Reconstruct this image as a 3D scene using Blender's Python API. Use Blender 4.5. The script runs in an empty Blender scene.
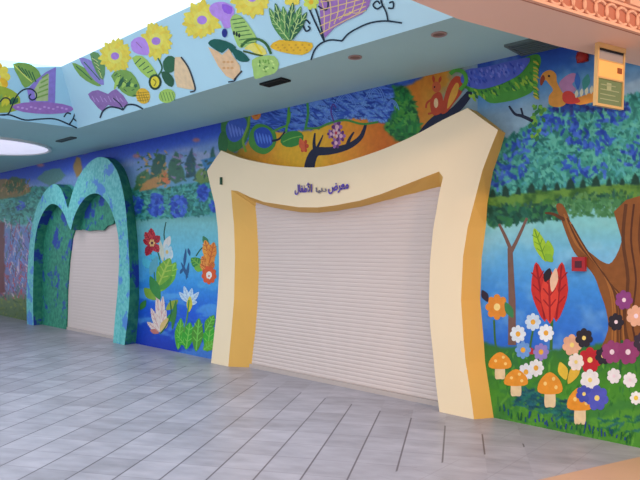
import bpy, bmesh, math, random
import numpy as np
from mathutils import Vector, Matrix
# ------------------------------------------------------------------ camera, world, light, exposure
sc = bpy.context.scene
COL = sc.collection
EYE = 1.6
cd = bpy.data.cameras.new('camera'); cam = bpy.data.objects.new('camera', cd); COL.objects.link(cam)
cam.location = (0, 0, EYE); cam.rotation_euler = (math.pi/2, 0, 0)
cd.sensor_width = 36; cd.lens = 36*600/640; cd.shift_y = 7.5/640; cd.clip_end = 200
sc.camera = cam
w = bpy.data.worlds.new('world'); sc.world = w; w.use_nodes = True
bg = w.node_tree.nodes['Background']
bg.inputs['Color'].default_value = (0.80, 0.91, 1.0, 1); bg.inputs['Strength'].default_value = 1.45
sc.view_settings.view_transform = 'Standard'; sc.view_settings.look = 'None'
sc.view_settings.gamma = 1; sc.view_settings.use_curve_mapping = False
sc.view_settings.exposure = 0.0
def area(name, loc, target, size, power, color):
    l = bpy.data.lights.new(name, 'AREA'); l.shape = 'DISK'; l.size = size; l.energy = power; l.color = color
    o = bpy.data.objects.new(name, l); COL.objects.link(o); o.location = loc
    o.rotation_euler = (Vector(target)-Vector(loc)).to_track_quat('-Z', 'Y').to_euler()
    return o
# warm lamps of the hall ceiling over the visitor
area('hall_lamp', (3.2, 1.2, 3.75), (3.3, 1.9, 0), 0.5, 170, (1.0, 0.70, 0.46))
area('hall_lamp', (0.6, -1.0, 3.75), (0.6, -0.6, 0), 0.5, 110, (1.0, 0.74, 0.52))
# daylight falling through the roof light of the court
area('roof_daylight', (-2.5, 5.0, 9.0), (-2.5, 5.5, 0), 4.0, 560, (0.70, 0.86, 1.0))

# ------------------------------------------------------------------ geometry of the place
T = Vector((0.7330, -0.6803, 0)); N = Vector((0.6803, 0.7330, 0)); DW = 5.25
HS = 1.758                                                   # soffit above the eye
def wpt(px, py, d=0.0):
    """photo position -> point on the plane d metres in front of the long wall (py None = on the floor)"""
    r = Vector(((px-320)/600, 1, 0)); lam = (DW-d)/N.dot(r)
    z = 0.0 if py is None else EYE+(247.5-py)/600*lam
    return Vector((r.x*lam, r.y*lam, max(z, 0.0)))
def hpt(px, py, h):
    """photo position -> point on the horizontal plane h above the eye"""
    Y = 600*h/(247.5-py); return Vector(((px-320)/600*Y, Y, EYE+h))
def sdz(s, d, z): return T*s + N*(DW-d) + Vector((0, 0, z))
def s_of(p): return T.dot(Vector((p[0], p[1], 0)))

def lin(c):
    return tuple((x/255/12.92 if x/255 <= .04045 else ((x/255+.055)/1.055)**2.4) for x in c[:3])
def mat(name, rgb, rough=.6, noise=.06, scale=6, emit=None, metal=0, spec=.3, bump=0):
    m = bpy.data.materials.new(name); m.use_nodes = True; nt = m.node_tree; p = nt.nodes['Principled BSDF']
    c = lin(rgb)
    p.inputs['Roughness'].default_value = rough; p.inputs['Metallic'].default_value = metal
    p.inputs['Specular IOR Level'].default_value = spec
    tc = nt.nodes.new('ShaderNodeTexCoord'); nz = nt.nodes.new('ShaderNodeTexNoise'); nz.inputs['Scale'].default_value = scale
    nz.inputs['Detail'].default_value = 4
    nt.links.new(tc.outputs['Object'], nz.inputs['Vector'])
    mx = nt.nodes.new('ShaderNodeMix'); mx.data_type = 'RGBA'
    mx.inputs[6].default_value = (*[x*(1-noise) for x in c], 1); mx.inputs[7].default_value = (*[min(1, x*(1+noise)) for x in c], 1)
    nt.links.new(nz.outputs['Fac'], mx.inputs[0]); nt.links.new(mx.outputs[2], p.inputs['Base Color'])
    if bump:
        b = nt.nodes.new('ShaderNodeBump'); b.inputs['Strength'].default_value = bump; b.inputs['Distance'].default_value = .01
        nt.links.new(nz.outputs['Fac'], b.inputs['Height']); nt.links.new(b.outputs['Normal'], p.inputs['Normal'])
    if emit:
        p.inputs['Emission Color'].default_value = (*lin(emit[0]), 1); p.inputs['Emission Strength'].default_value = emit[1]
    return m
def mat_paint():
    m = bpy.data.materials.new('mural_paint'); m.use_nodes = True; nt = m.node_tree; p = nt.nodes['Principled BSDF']
    p.inputs['Roughness'].default_value = .5; p.inputs['Specular IOR Level'].default_value = .25
    a = nt.nodes.new('ShaderNodeAttribute'); a.attribute_name = 'paint'
    tc = nt.nodes.new('ShaderNodeTexCoord'); nz = nt.nodes.new('ShaderNodeTexNoise'); nz.inputs['Scale'].default_value = 18; nz.inputs['Detail'].default_value = 5
    nt.links.new(tc.outputs['Object'], nz.inputs['Vector'])
    mr = nt.nodes.new('ShaderNodeMapRange'); mr.inputs['To Min'].default_value = .78; mr.inputs['To Max'].default_value = 1.2
    nt.links.new(nz.outputs['Fac'], mr.inputs['Value'])
    mx = nt.nodes.new('ShaderNodeVectorMath'); mx.operation = 'SCALE'
    nt.links.new(a.outputs['Color'], mx.inputs[0]); nt.links.new(mr.outputs['Result'], mx.inputs['Scale'])
    nt.links.new(mx.outputs[0], p.inputs['Base Color'])
    return m
PAINT = mat_paint()
def mat_blotch(name, base, alt, blot, scale=5, thr=.56, z0=0):
    """hand sponged paint: two greens and scattered flower clusters of a third colour"""
    m = bpy.data.materials.new(name); m.use_nodes = True; nt = m.node_tree; p = nt.nodes['Principled BSDF']
    p.inputs['Roughness'].default_value = .55; p.inputs['Specular IOR Level'].default_value = .25
    tc = nt.nodes.new('ShaderNodeTexCoord')
    n1 = nt.nodes.new('ShaderNodeTexNoise'); n1.inputs['Scale'].default_value = scale*3; n1.inputs['Detail'].default_value = 6
    n2 = nt.nodes.new('ShaderNodeTexNoise'); n2.inputs['Scale'].default_value = scale*.55; n2.inputs['Detail'].default_value = 5; n2.inputs['Roughness'].default_value = .62
    for n in (n1, n2): nt.links.new(tc.outputs['Object'], n.inputs['Vector'])
    a = nt.nodes.new('ShaderNodeMix'); a.data_type = 'RGBA'; a.inputs[6].default_value = (*lin(base), 1); a.inputs[7].default_value = (*lin(alt), 1)
    r1 = nt.nodes.new('ShaderNodeMapRange'); r1.inputs['From Min'].default_value = .38; r1.inputs['From Max'].default_value = .62
    nt.links.new(n1.outputs['Fac'], r1.inputs['Value']); nt.links.new(r1.outputs['Result'], a.inputs[0])
    r2 = nt.nodes.new('ShaderNodeMapRange'); r2.inputs['From Min'].default_value = thr-.015; r2.inputs['From Max'].default_value = thr+.03
    nt.links.new(n2.outputs['Fac'], r2.inputs['Value'])
    b = nt.nodes.new('ShaderNodeMix'); b.data_type = 'RGBA'; b.inputs[7].default_value = (*lin(blot), 1)
    nt.links.new(r2.outputs['Result'], b.inputs[0]); nt.links.new(a.outputs[2], b.inputs[6]); nt.links.new(b.outputs[2], p.inputs['Base Color'])
    return m

def link_mesh(name, verts, faces, m, parent=None, mats=None, fm=None, smooth=False):
    me = bpy.data.meshes.new(name); me.from_pydata([tuple(v) for v in verts], [], faces)
    for x in (mats or [m]): me.materials.append(x)
    if fm: me.polygons.foreach_set('material_index', fm)
    if smooth: me.polygons.foreach_set('use_smooth', [True]*len(me.polygons))
    me.update(); o = bpy.data.objects.new(name, me); COL.objects.link(o)
    if parent: o.parent = parent
    return o
def tag(o, label=None, cat=None, group=None, kind=None):
    if label: o['label'] = label
    if cat: o['category'] = cat
    if group: o['group'] = group
    if kind: o['kind'] = kind
    return o
def struct(o, label=None): o['kind'] = 'structure'; return tag(o, label) if label else o
def empty(name, label, cat, loc=(0, 0, 0), group=None):
    o = bpy.data.objects.new(name, None); COL.objects.link(o); o.empty_display_size = .1
    # parts carry world coordinates, so the thing's empty keeps the identity and its base is noted by location of the parts
    tag(o, label, cat, group); return o
class MB:
    def __init__(s): s.v = []; s.f = []; s.m = []
    def quad(s, pts, m=0):
        i = len(s.v); s.v += [Vector(p) for p in pts]; s.f.append(tuple(range(i, i+len(pts)))); s.m.append(m)
    def box(s, o, ax, ay, az, m=0):
        """box from a corner and its three edge vectors"""
        i = len(s.v); o = Vector(o); ax, ay, az = Vector(ax), Vector(ay), Vector(az)
        s.v += [o, o+ax, o+ax+ay, o+ay, o+az, o+ax+az, o+ax+ay+az, o+ay+az]
        for q in ((0,3,2,1),(4,5,6,7),(0,1,5,4),(1,2,6,5),(2,3,7,6),(3,0,4,7)): s.f.append(tuple(i+k for k in q)); s.m.append(m)
    def tube(s, pts, r, n=8, m=0):
        pts = [Vector(p) for p in pts]; base = len(s.v)
        for k, p in enumerate(pts):
            d = (pts[min(k+1, len(pts)-1)]-pts[max(k-1, 0)]).normalized()
            a = d.orthogonal().normalized(); b = d.cross(a)
            for j in range(n):
                t = 2*math.pi*j/n; s.v.append(p+(a*math.cos(t)+b*math.sin(t))*r)
        for k in range(len(pts)-1):
            for j in range(n):
                a0 = base+k*n+j; a1 = base+k*n+(j+1) % n; s.f.append((a0, a1, a1+n, a0+n)); s.m.append(m)
        s.f.append(tuple(base+j for j in range(n))[::-1]); s.m.append(m)
        s.f.append(tuple(base+(len(pts)-1)*n+j for j in range(n))); s.m.append(m)
    def lathe(s, o, axis, prof, n=24, m=0):
        axis = Vector(axis).normalized(); a = axis.orthogonal().normalized(); b = axis.cross(a); base = len(s.v); o = Vector(o)
        for (r, h) in prof:
            for j in range(n):
                t = 2*math.pi*j/n; s.v.append(o+axis*h+(a*math.cos(t)+b*math.sin(t))*r)
        for k in range(len(prof)-1):
            for j in range(n):
                a0 = base+k*n+j; a1 = base+k*n+(j+1) % n; s.f.append((a0, a1, a1+n, a0+n)); s.m.append(m)
        s.f.append(tuple(base+j for j in range(n))[::-1]); s.m.append(m)
        s.f.append(tuple(base+(len(prof)-1)*n+j for j in range(n))); s.m.append(m)
    def build(s, name, m, parent=None, smooth=False):
        mm = m if isinstance(m, list) else [m]
        return link_mesh(name, s.v, s.f, mm[0], parent, mm, s.m, smooth)

def loft(name, front, back, m_front, m_side, parent):
    """solid between two matching outlines"""
    n = len(front); v = list(front)+list(back); f = [tuple(range(n))[::-1], tuple(range(n, 2*n))]; mi = [0, 1]
    for i in range(n):
        j = (i+1) % n; f.append((i, j, n+j, n+i)); mi.append(1)
    o = link_mesh(name, v, f, m_front, parent, [m_front, m_side], mi)
    bm = bmesh.new(); bm.from_mesh(o.data); bmesh.ops.triangulate(bm, faces=[x for x in bm.faces if len(x.verts) > 4]); bmesh.ops.recalc_face_normals(bm, faces=bm.faces)
    bm.to_mesh(o.data); bm.free(); return o
def spline(pts, k=4, closed=False):
    out = []; n = len(pts)
    for i in range(n if closed else n-1):
        p0, p1, p2, p3 = (pts[(i-1) % n] if closed or i else pts[i]), pts[i], pts[(i+1) % n], (pts[(i+2) % n] if closed or i+2 < n else pts[i+1])
        for q in range(k):
            t = q/k
            out.append(tuple(.5*((2*b)+(-a+c)*t+(2*a-5*b+4*c-d)*t*t+(-a+3*b-3*c+d)*t**3) for a, b, c, d in zip(p0, p1, p2, p3)))
    if not closed: out.append(tuple(pts[-1]))
    return out

# ------------------------------------------------------------------ floor
def mat_floor():
    m = bpy.data.materials.new('floor_tile'); m.use_nodes = True; nt = m.node_tree; L = nt.links.new; p = nt.nodes['Principled BSDF']
    def nd(t, **k):
        n = nt.nodes.new(t)
        for a, b in k.items(): setattr(n, a, b)
        return n
    def math_(op, a, b=None, c=None):
        n = nd('ShaderNodeMath', operation=op)
        for i, x in enumerate((a, b, c)):
            if x is None: continue
            if isinstance(x, (int, float)): n.inputs[i].default_value = x
            else: L(x, n.inputs[i])
        return n.outputs[0]
    tc = nd('ShaderNodeTexCoord'); P = tc.outputs['Object']
    def dot(v):
        n = nd('ShaderNodeVectorMath', operation='DOT_PRODUCT'); L(P, n.inputs[0]); n.inputs[1].default_value = (*v, 0); return n.outputs['Value']
    v = dot((.974, -.225)); u = dot((.225, .974)); D = dot((N.x, N.y)); q = dot((.435, -.9)); S = dot((T.x, T.y))
    sp = .315
    def line(x, phase, spacing, w):
        f = math_('FRACT', math_('DIVIDE', math_('SUBTRACT', x, phase), spacing))
        d = math_('MINIMUM', f, math_('SUBTRACT', 1, f))
        n = nd('ShaderNodeMapRange'); n.inputs['From Min'].default_value = w*.55; n.inputs['From Max'].default_value = w; n.inputs['To Min'].default_value = 1; n.inputs['To Max'].default_value = 0
        L(d, n.inputs['Value']); return n.outputs['Result']
    lv = line(v, -1.063, sp, .026); lu = line(u, 0, sp, .016)
    field = math_('MULTIPLY', math_('LESS_THAN', D, 4.715), math_('LESS_THAN', q, -3.62))
    lb = math_('MAXIMUM', line(D, 4.715, .27, .012), line(S, 0, .33, .012))
    dark = math_('MULTIPLY', lv, field); faint = math_('MULTIPLY', lu, math_('MULTIPLY', field, .3))
    bord = math_('MULTIPLY', math_('MULTIPLY', lb, math_('SUBTRACT', 1, field)), .22)
    g = math_('MAXIMUM', math_('MAXIMUM', math_('MULTIPLY', dark, .8), faint), bord)
    # per-tile tone
    cu = math_('FLOOR', math_('DIVIDE', u, sp)); cv = math_('FLOOR', math_('DIVIDE', math_('ADD', v, 1.063), sp))
    cx = nd('ShaderNodeCombineXYZ'); L(cu, cx.inputs[0]); L(cv, cx.inputs[1])
    wn = nd('ShaderNodeTexWhiteNoise'); L(cx.outputs[0], wn.inputs['Vector'])
    # streaky mottling that runs across the tiles
    mp = nd('ShaderNodeCombineXYZ'); L(math_('MULTIPLY', u, 9), mp.inputs[0]); L(math_('MULTIPLY', v, 3.2), mp.inputs[1])
    nz = nd('ShaderNodeTexNoise'); nz.inputs['Scale'].default_value = 1; nz.inputs['Detail'].default_value = 5; L(mp.outputs[0], nz.inputs['Vector'])
    t = math_('ADD', math_('MULTIPLY', nz.outputs['Fac'], .75), math_('MULTIPLY', wn.outputs['Value'], .25))
    cr = nd('ShaderNodeValToRGB'); L(t, cr.inputs[0])
    e = cr.color_ramp.elements; e[0].position = .25; e[0].color = (*lin((134, 130, 138)), 1); e[1].position = .8; e[1].color = (*lin((173, 168, 178)), 1)
    x = cr.color_ramp.elements.new(.5); x.color = (*lin((152, 148, 158)), 1)
    mx = nd('ShaderNodeMix', data_type='RGBA'); L(g, mx.inputs[0]); L(cr.outputs[0], mx.inputs[6]); mx.inputs[7].default_value = (*lin((68, 58, 66)), 1)
    L(mx.outputs[2], p.inputs['Base Color'])
    p.inputs['Roughness'].default_value = .40; p.inputs['Specular IOR Level'].default_value = .5
    b = nd('ShaderNodeBump'); b.inputs['Strength'].default_value = .12; b.inputs['Distance'].default_value = .004
    L(nz.outputs['Fac'], b.inputs['Height']); L(b.outputs['Normal'], p.inputs['Normal'])
    return m
fl = MB()
fl.box((-24, -8, -.1), (40, 0, 0), (0, 34, 0), (0, 0, .1))
struct(fl.build('floor', mat_floor()))
# tan stone inlay that leaves the tiles at the near right
bd = Vector((.9, .435, 0)); bm_ = Vector((.435, -.9, 0))
inl = MB(); p0 = Vector((1.514, 4.129, .0)); inl.box(p0-bd*.9, bd*4.2, bm_*1.2, (0, 0, .004))
struct(inl.build('trim_3', mat('tan_inlay', (190, 150, 125), .4, .08, 3)))

# ------------------------------------------------------------------ long wall
S0 = s_of(wpt(-95, 250)); S1 = s_of(wpt(770, 250)); ZT = EYE+HS
wl = MB(); wl.box(sdz(S0, 0, 0), T*(S1-S0), N*.2, (0, 0, ZT+.1))
struct(wl.build('wall_front', mat('wall_plaster', (150, 180, 190))))

# ------------------------------------------------------------------ painted backgrounds: a canvas authored once, carried as mesh colours
K = 2; X0, X1, Y0, Y1 = -100, 780, 20, 520
CW, CH = (X1-X0)*K, (Y1-Y0)*K
cv = np.zeros((CH, CW, 3), np.float32); rng = np.random.default_rng(7); rnd = random.Random(5)
gy, gx = np.mgrid[0:CH, 0:CW].astype(np.float32); gx = gx/K+X0; gy = gy/K+Y0
TOPY = 173-.228*gx; BOTY = 315.2+.2075*gx                     # wall top and foot as the canvas sees them
HH = (BOTY-TOPY)
def noise(scale, seed, octv=4, sx=1):
    r = np.random.default_rng(seed); out = np.zeros((CH, CW), np.float32); amp = 1; tot = 0
    for o in range(octv):
        s = scale/2**o; w_, h_ = int((X1-X0)/s/sx)+3, int((Y1-Y0)/s)+3; g = r.random((h_, w_), dtype=np.float32)
        fx = (gx-X0)/s/sx; fy = (gy-Y0)/s; ix = fx.astype(int); iy = fy.astype(int); fx = fx-ix; fy = fy-iy
        fx = fx*fx*(3-2*fx); fy = fy*fy*(3-2*fy)
        v_ = (g[iy, ix]*(1-fx)+g[iy, ix+1]*fx)*(1-fy)+(g[iy+1, ix]*(1-fx)+g[iy+1, ix+1]*fx)*fy
        out += v_*amp; tot += amp; amp *= .55
    return out/tot
def sm(a, b, x): t = np.clip((x-a)/(b-a), 0, 1); return t*t*(3-2*t)
def put(mask, c):
    global cv
    cv = cv*(1-mask[..., None])+np.array(c, np.float32)*mask[..., None]
def fillramp(mask, f, stops):
    """gradient along field f through (value, colour) stops"""
    xs = [s[0] for s in stops]; c = np.stack([np.interp(f, xs, [s[1][k] for s in stops]) for k in range(3)], -1)
    global cv
    cv = cv*(1-mask[..., None])+c*mask[..., None]
def pmask(pts, soft=1.0, wob=0):
    xs = [p[0] for p in pts]; ys = [p[1] for p in pts]
    m = np.zeros((CH, CW), bool); X = gx; Y = gy
    if wob: X = gx+(noise(8, 31)-.5)*wob*2; Y = gy+(noise(8, 32)-.5)*wob*2
    n = len(pts)
    for i in range(n):
        x1, y1 = pts[i]; x2, y2 = pts[(i+1) % n]
        if y1 == y2: continue
        c = ((Y < y1) != (Y < y2)) & (X < (x2-x1)*(Y-y1)/(y2-y1)+x1); m ^= c
    m = m.astype(np.float32); k = max(1, int(soft*K))
    for ax in (0, 1):
        c = np.cumsum(np.pad(m, [(k+1, k) if a == ax else (0, 0) for a in (0, 1)], mode='edge'), axis=ax)
        m = (np.take(c, range(2*k+1, c.shape[ax]), axis=ax)-np.take(c, range(0, c.shape[ax]-2*k-1), axis=ax))/(2*k+1)
    return m
def dabs(x0, x1, yf0, yf1, n, cols, ln=4, wd=1.4, ang=None, jit=12, inside=None):
    """brush dabs; yf0/yf1 give the band limits as functions of x"""
    for _ in range(n):
        x = rnd.uniform(x0, x1); y = rnd.uniform(yf0(x), yf1(x))
        if inside is not None:
            iy, ix = int((y-Y0)*K), int((x-X0)*K)
            if not (0 <= iy < CH and 0 <= ix < CW) or inside[iy, ix] < .5: continue
        sc_ = .45+.55*min(1, max(0, x/400)); l = ln*sc_*rnd.uniform(.6, 1.4); w_ = wd*sc_*rnd.uniform(.7, 1.3)
        a = rnd.uniform(0, math.pi) if ang is None else ang+rnd.uniform(-.6, .6)
        c = np.array(rnd.choice(cols), np.float32)+rnd.uniform(-jit, jit)
        R_ = int((l+2)*K); iy, ix = int((y-Y0)*K), int((x-X0)*K)
        a0, a1, b0, b1 = max(0, iy-R_), min(CH, iy+R_), max(0, ix-R_), min(CW, ix+R_)
        if a0 >= a1 or b0 >= b1: continue
        dx = gx[a0:a1, b0:b1]-x; dy = gy[a0:a1, b0:b1]-y
        uu = dx*math.cos(a)+dy*math.sin(a); vv = -dx*math.sin(a)+dy*math.cos(a)
        e = (uu/l)**2+(vv/w_)**2; mk = np.clip((1.3-e)/.6, 0, 1)*.85
        cv[a0:a1, b0:b1] = cv[a0:a1, b0:b1]*(1-mk[..., None])+c*mk[..., None]
Lx = lambda *pts: (lambda x: float(np.interp(x, [p[0] for p in pts], [p[1] for p in pts])))
def band(top, bot, soft=1.5, wob=0):
    xs = list(range(X0, X1+1, 8)); return pmask([(x, top(x)) for x in xs]+[(x, bot(x)) for x in xs[::-1]], soft, wob)
one = np.ones((CH, CW), np.float32)
TEAL = [(62, 150, 135), (92, 178, 158), (40, 120, 112), (78, 165, 170), (30, 100, 95)]
BLUEF = [(40, 80, 190), (30, 62, 165), (70, 110, 215)]
def cluster(cx, cy, rx, ry, n, cols=BLUEF, ln=3.2, wd=1.6):
    for _ in range(n):
        a = rnd.uniform(0, 6.283); r = math.sqrt(rnd.random()); x = cx+rx*r*math.cos(a); y = cy+ry*r*math.sin(a)
        dabs(x, x+.1, lambda q: y, lambda q: y+.1, 1, cols, ln, wd)

# --- sky and far bands
fillramp(one, gy-TOPY, [(0, (40, 80, 185)), (14, (60, 105, 200)), (26, (120, 160, 200)), (60, (120, 175, 205)), (400, (120, 180, 205))])
# --- forest mural (right of the cream arch)
R = (gx > 470).astype(np.float32)
fillramp(R, gy-TOPY, [(0, (35, 70, 165)), (18, (45, 95, 180)), (34, (80, 140, 195)), (55, (135, 165, 190)), (110, (135, 170, 190))])
fillramp(R*sm(190, 200, gy), gy, [(190, (120, 190, 190)), (225, (130, 200, 205)), (255, (105, 180, 225)), (290, (62, 140, 220)), (345, (45, 105, 205)), (480, (40, 95, 190))])
put(R*.25*sm(.45, .7, noise(30, 4)), (190, 225, 230))
# teal foliage bank
top = Lx((470, 150), (500, 140), (520, 132), (534, 118), (548, 108), (556, 100), (600, 104), (640, 92), (700, 84), (780, 76))
bot = Lx((470, 200), (490, 196), (560, 190), (600, 186), (640, 184), (780, 180))
m = band(top, bot, 1, 3)*R; put(m, (66, 150, 140))
fillramp(m*.8, noise(12, 11), [(.3, (28, 105, 100)), (.5, (70, 160, 145)), (.7, (105, 190, 170))])
dabs(482, 760, top, bot, 2600, TEAL, 4, 1.5, inside=m)
for c in ((510, 160, 18, 22), (560, 120, 20, 12), (590, 135, 24, 18), (573, 168, 12, 14), (612, 110, 20, 14), (628, 155, 10, 10), (530, 138, 10, 8), (545, 125, 12, 10), (655, 150, 26, 22), (596, 170, 14, 8), (700, 130, 30, 20), (497, 182, 8, 10)):
    cluster(*c, int(c[2]*c[3]*.12), ln=3.4, wd=1.6)
cluster(590, 106, 42, 6, 90, [(28, 50, 130), (30, 40, 110), (35, 80, 150)])
# green rim under the bank, hanging leaves
t2 = Lx((470, 196), (500, 196), (545, 190), (590, 186), (640, 183), (780, 178)); b2 = Lx((470, 212), (500, 214), (530, 210), (560, 204), (600, 200), (640, 200), (780, 200))
m = band(t2, b2, 1, 2)*R; put(m, (70, 120, 50)); fillramp(m*.8, noise(9, 13), [(.3, (45, 90, 35)), (.6, (105, 150, 60))])
dabs(484, 760, lambda x: b2(x)-7, lambda x: b2(x)+7, 420, [(40, 90, 60), (60, 120, 60), (30, 80, 70), (90, 140, 80)], 4, 1.6)
dabs(488, 560, lambda x: 208, lambda x: 226-(x-488)*.12, 260, [(30, 95, 75), (50, 120, 70), (25, 75, 60)], 4, 1.7)
dabs(560, 620, lambda x: 200, lambda x: 216, 120, [(60, 120, 70), (80, 140, 90)], 3.6, 1.5)
for x in range(492, 760, 13):
    y = t2(x)-2; r = rnd.uniform(3, 6)
    put(pmask([(x-r*.8, y+3), (x-r*.5, y-r*.8), (x, y-r*1.5), (x+r*.6, y-r*.6), (x+r*.8, y+3)], .5, 1), (22, 62, 50))
# meadow
g0 = Lx((470, 342), (495, 345), (540, 350), (600, 345), (640, 342), (780, 335)); g1 = lambda x: 330+.2075*x
m = band(g0, g1, 1.5, 4)*R; fillramp(m, gy, [(340, (52, 110, 45)), (385, (70, 140, 40)), (420, (85, 150, 50)), (460, (70, 135, 45))])
put(m*.5*sm(.5, .65, noise(14, 21, sx=2)), (45, 110, 60))
dabs(492, 760, lambda x: g0(x)+4, g1, 500, [(60, 130, 40), (95, 160, 50), (45, 110, 50)], 4, .9, ang=-1.3)
dabs(515, 580, lambda x: 385+(x-515)*.3, lambda x: 404+(x-515)*.3, 230, [(30, 95, 110), (35, 110, 95), (25, 75, 90)], 4, 1.1, ang=-.3)
dabs(600, 760, lambda x: 415, lambda x: 432, 120, [(30, 95, 95), (35, 110, 75)], 4, 1.1, ang=-.3)
# --- jungle mural (above the cream arch)
J = ((gx > 212) & (gx < 478)).astype(np.float32)
fillramp(J, gx+(noise(30, 8)-.5)*40, [(215, (70, 110, 60)), (240, (150, 120, 40)), (262, (228, 150, 40)), (285, (235, 178, 40)), (320, (238, 180, 45)), (350, (236, 150, 42)), (385, (215, 110, 30)), (420, (210, 125, 35)), (438, (205, 140, 45)), (446, (150, 150, 120)), (478, (130, 160, 185))])
m = pmask([(205, 40), (470, 20), (420, 78), (402, 88), (400, 118), (388, 124), (372, 119), (352, 117), (332, 122), (310, 129), (290, 132), (276, 131), (250, 140), (236, 152), (226, 148), (218, 135)], 1.5, 3)
put(m, (60, 100, 185)); fillramp(m*.8, noise(10, 14, sx=2), [(.3, (35, 65, 150)), (.5, (65, 108, 195)), (.72, (110, 152, 222))])
for _ in range(46):
    a_, b_ = rnd.uniform(300, 398), 0; b_ = rnd.uniform(TOPY[0, int((a_-X0)*K)]+4, 122)
    for q_ in (7, 4.6, 2.4):
        for t_ in range(14): w_ = math.pi*(1+t_/13); xx, yy = a_+q_*1.2*math.cos(w_), b_+q_*math.sin(w_)*.8; dabs(xx, xx+.1, lambda z: yy, lambda z: yy+.1, 1, [(120, 165, 225), (90, 135, 210)], 1.3, .7)
dabs(222, 402, Lx((222, 110), (402, 75)), Lx((222, 145), (300, 130), (402, 116)), 500, [(90, 130, 225), (50, 85, 190), (30, 55, 150)], 5, .8, ang=.35, inside=m)
m = pmask([(394, 84), (410, 88), (416, 104), (421, 132), (404, 142), (392, 138), (384, 128), (394, 110)], 1.5, 4); put(m, (40, 120, 55))
dabs(384, 422, lambda x: 84, lambda x: 142, 260, [(40, 130, 60), (25, 90, 50), (80, 155, 60)], 3.5, 1.3, inside=m)
# --- garden mural (between the arches)
G = (gx < 222).astype(np.float32)
fillramp(G, gy-TOPY, [(0, (35, 65, 180)), (11, (60, 95, 200)), (20, (120, 150, 205)), (40, (125, 165, 200)), (60, (90, 160, 190)), (90, (80, 160, 190))])
put(G*.5*sm(.55, .7, noise(20, 5, sx=2))*sm(10, 25, gy-TOPY), (190, 180, 205))
u_ = (gy-(218-.03*gx))/((BOTY)-(218-.03*gx))
fillramp(G*sm(-.02, .06, u_), u_, [(0, (110, 165, 150)), (.08, (125, 195, 200)), (.3, (100, 190, 225)), (.5, (55, 150, 225)), (.7, (30, 95, 215)), (1, (25, 55, 175))])
put(G*sm(.3, .6, u_)*.45*sm(.5, .65, noise(12, 6, sx=2)), (120, 200, 235))
top = Lx((-100, 205), (0, 190), (30, 186), (128, 186), (150, 190), (170, 188), (190, 184), (222, 176)); bot = Lx((-100, 245), (0, 226), (30, 222), (130, 220), (222, 212))
m = band(top, bot, 1, 3)*G; put(m, (62, 150, 140)); fillramp(m*.8, noise(9, 17), [(.3, (30, 110, 105)), (.5, (60, 155, 140)), (.7, (95, 185, 165))])
dabs(-100, 218, top, bot, 2200, TEAL, 4.5, 1.8, inside=m)
for c in ((136, 205, 6, 9), (156, 205, 8, 12), (178, 206, 8, 11), (203, 192, 6, 8), (214, 205, 4, 6), (118, 200, 6, 9), (20, 205, 5, 5), (-20, 215, 14, 10)): cluster(*c, int(c[2]*c[3]*.9), ln=3.2, wd=2)
# trees and ochre rocks on the skyline
for pts, c in (([(132, 190), (137, 176), (146, 168), (152, 176), (158, 190)], (70, 120, 70)), ([(150, 180), (152, 160), (158, 152), (165, 156), (166, 175), (160, 186)], (40, 90, 70)),
               ([(138, 191), (146, 180), (156, 176), (163, 168), (168, 176), (166, 184), (150, 190)], (205, 140, 80)), ([(160, 184), (166, 170), (172, 178), (170, 184)], (225, 120, 70)),
               ([(166, 176), (170, 160), (176, 150), (181, 160), (184, 178), (176, 184)], (60, 110, 80)), ([(184, 178), (186, 158), (191, 148), (195, 160), (196, 176)], (45, 85, 95)),
               ([(192, 180), (200, 168), (210, 170), (214, 180), (200, 184)], (110, 140, 70)), ([(208, 172), (210, 150), (213, 146), (215, 160), (213, 174)], (40, 90, 80)),
               ([(200, 160), (215, 156), (222, 168), (205, 170)], (60, 130, 185)),
               ([(-100, 200), (-60, 180), (-10, 178), (20, 180), (30, 190), (20, 196), (-100, 214)], (150, 120, 70)), ([(4, 184), (12, 176), (26, 178), (24, 190), (8, 192)], (70, 100, 60)),
               ([(72, 168), (76, 158), (80, 158), (82, 172), (76, 178)], (170, 130, 60)), ([(36, 178), (46, 170), (60, 168), (66, 176), (50, 186)], (90, 140, 130))):
    put(pmask(pts, .7, 2)*.9, c)
dabs(136, 170, lambda x: 150, lambda x: 188, 60, [(50, 100, 70), (200, 150, 80), (70, 120, 60)], 3, 1.4)
dabs(168, 216, lambda x: 152, lambda x: 180, 60, [(60, 110, 90), (150, 130, 170), (60, 90, 90)], 3, 1.4)
dabs(-100, 30, lambda x: 180-.05*x, lambda x: 194-.05*x, 260, [(170, 110, 60), (110, 120, 60), (60, 100, 70), (190, 140, 90)], 5, 1.3, ang=-1.4)
for c in ((136, 156), (196, 140), (62, 157), (84, 152), (40, 165)): put(pmask(spline([(c[0]-4, c[1]), (c[0], c[1]-2.5), (c[0]+4, c[1]), (c[0], c[1]+2)], 4, True), 1.2)*.8, (205, 120, 110))
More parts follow.
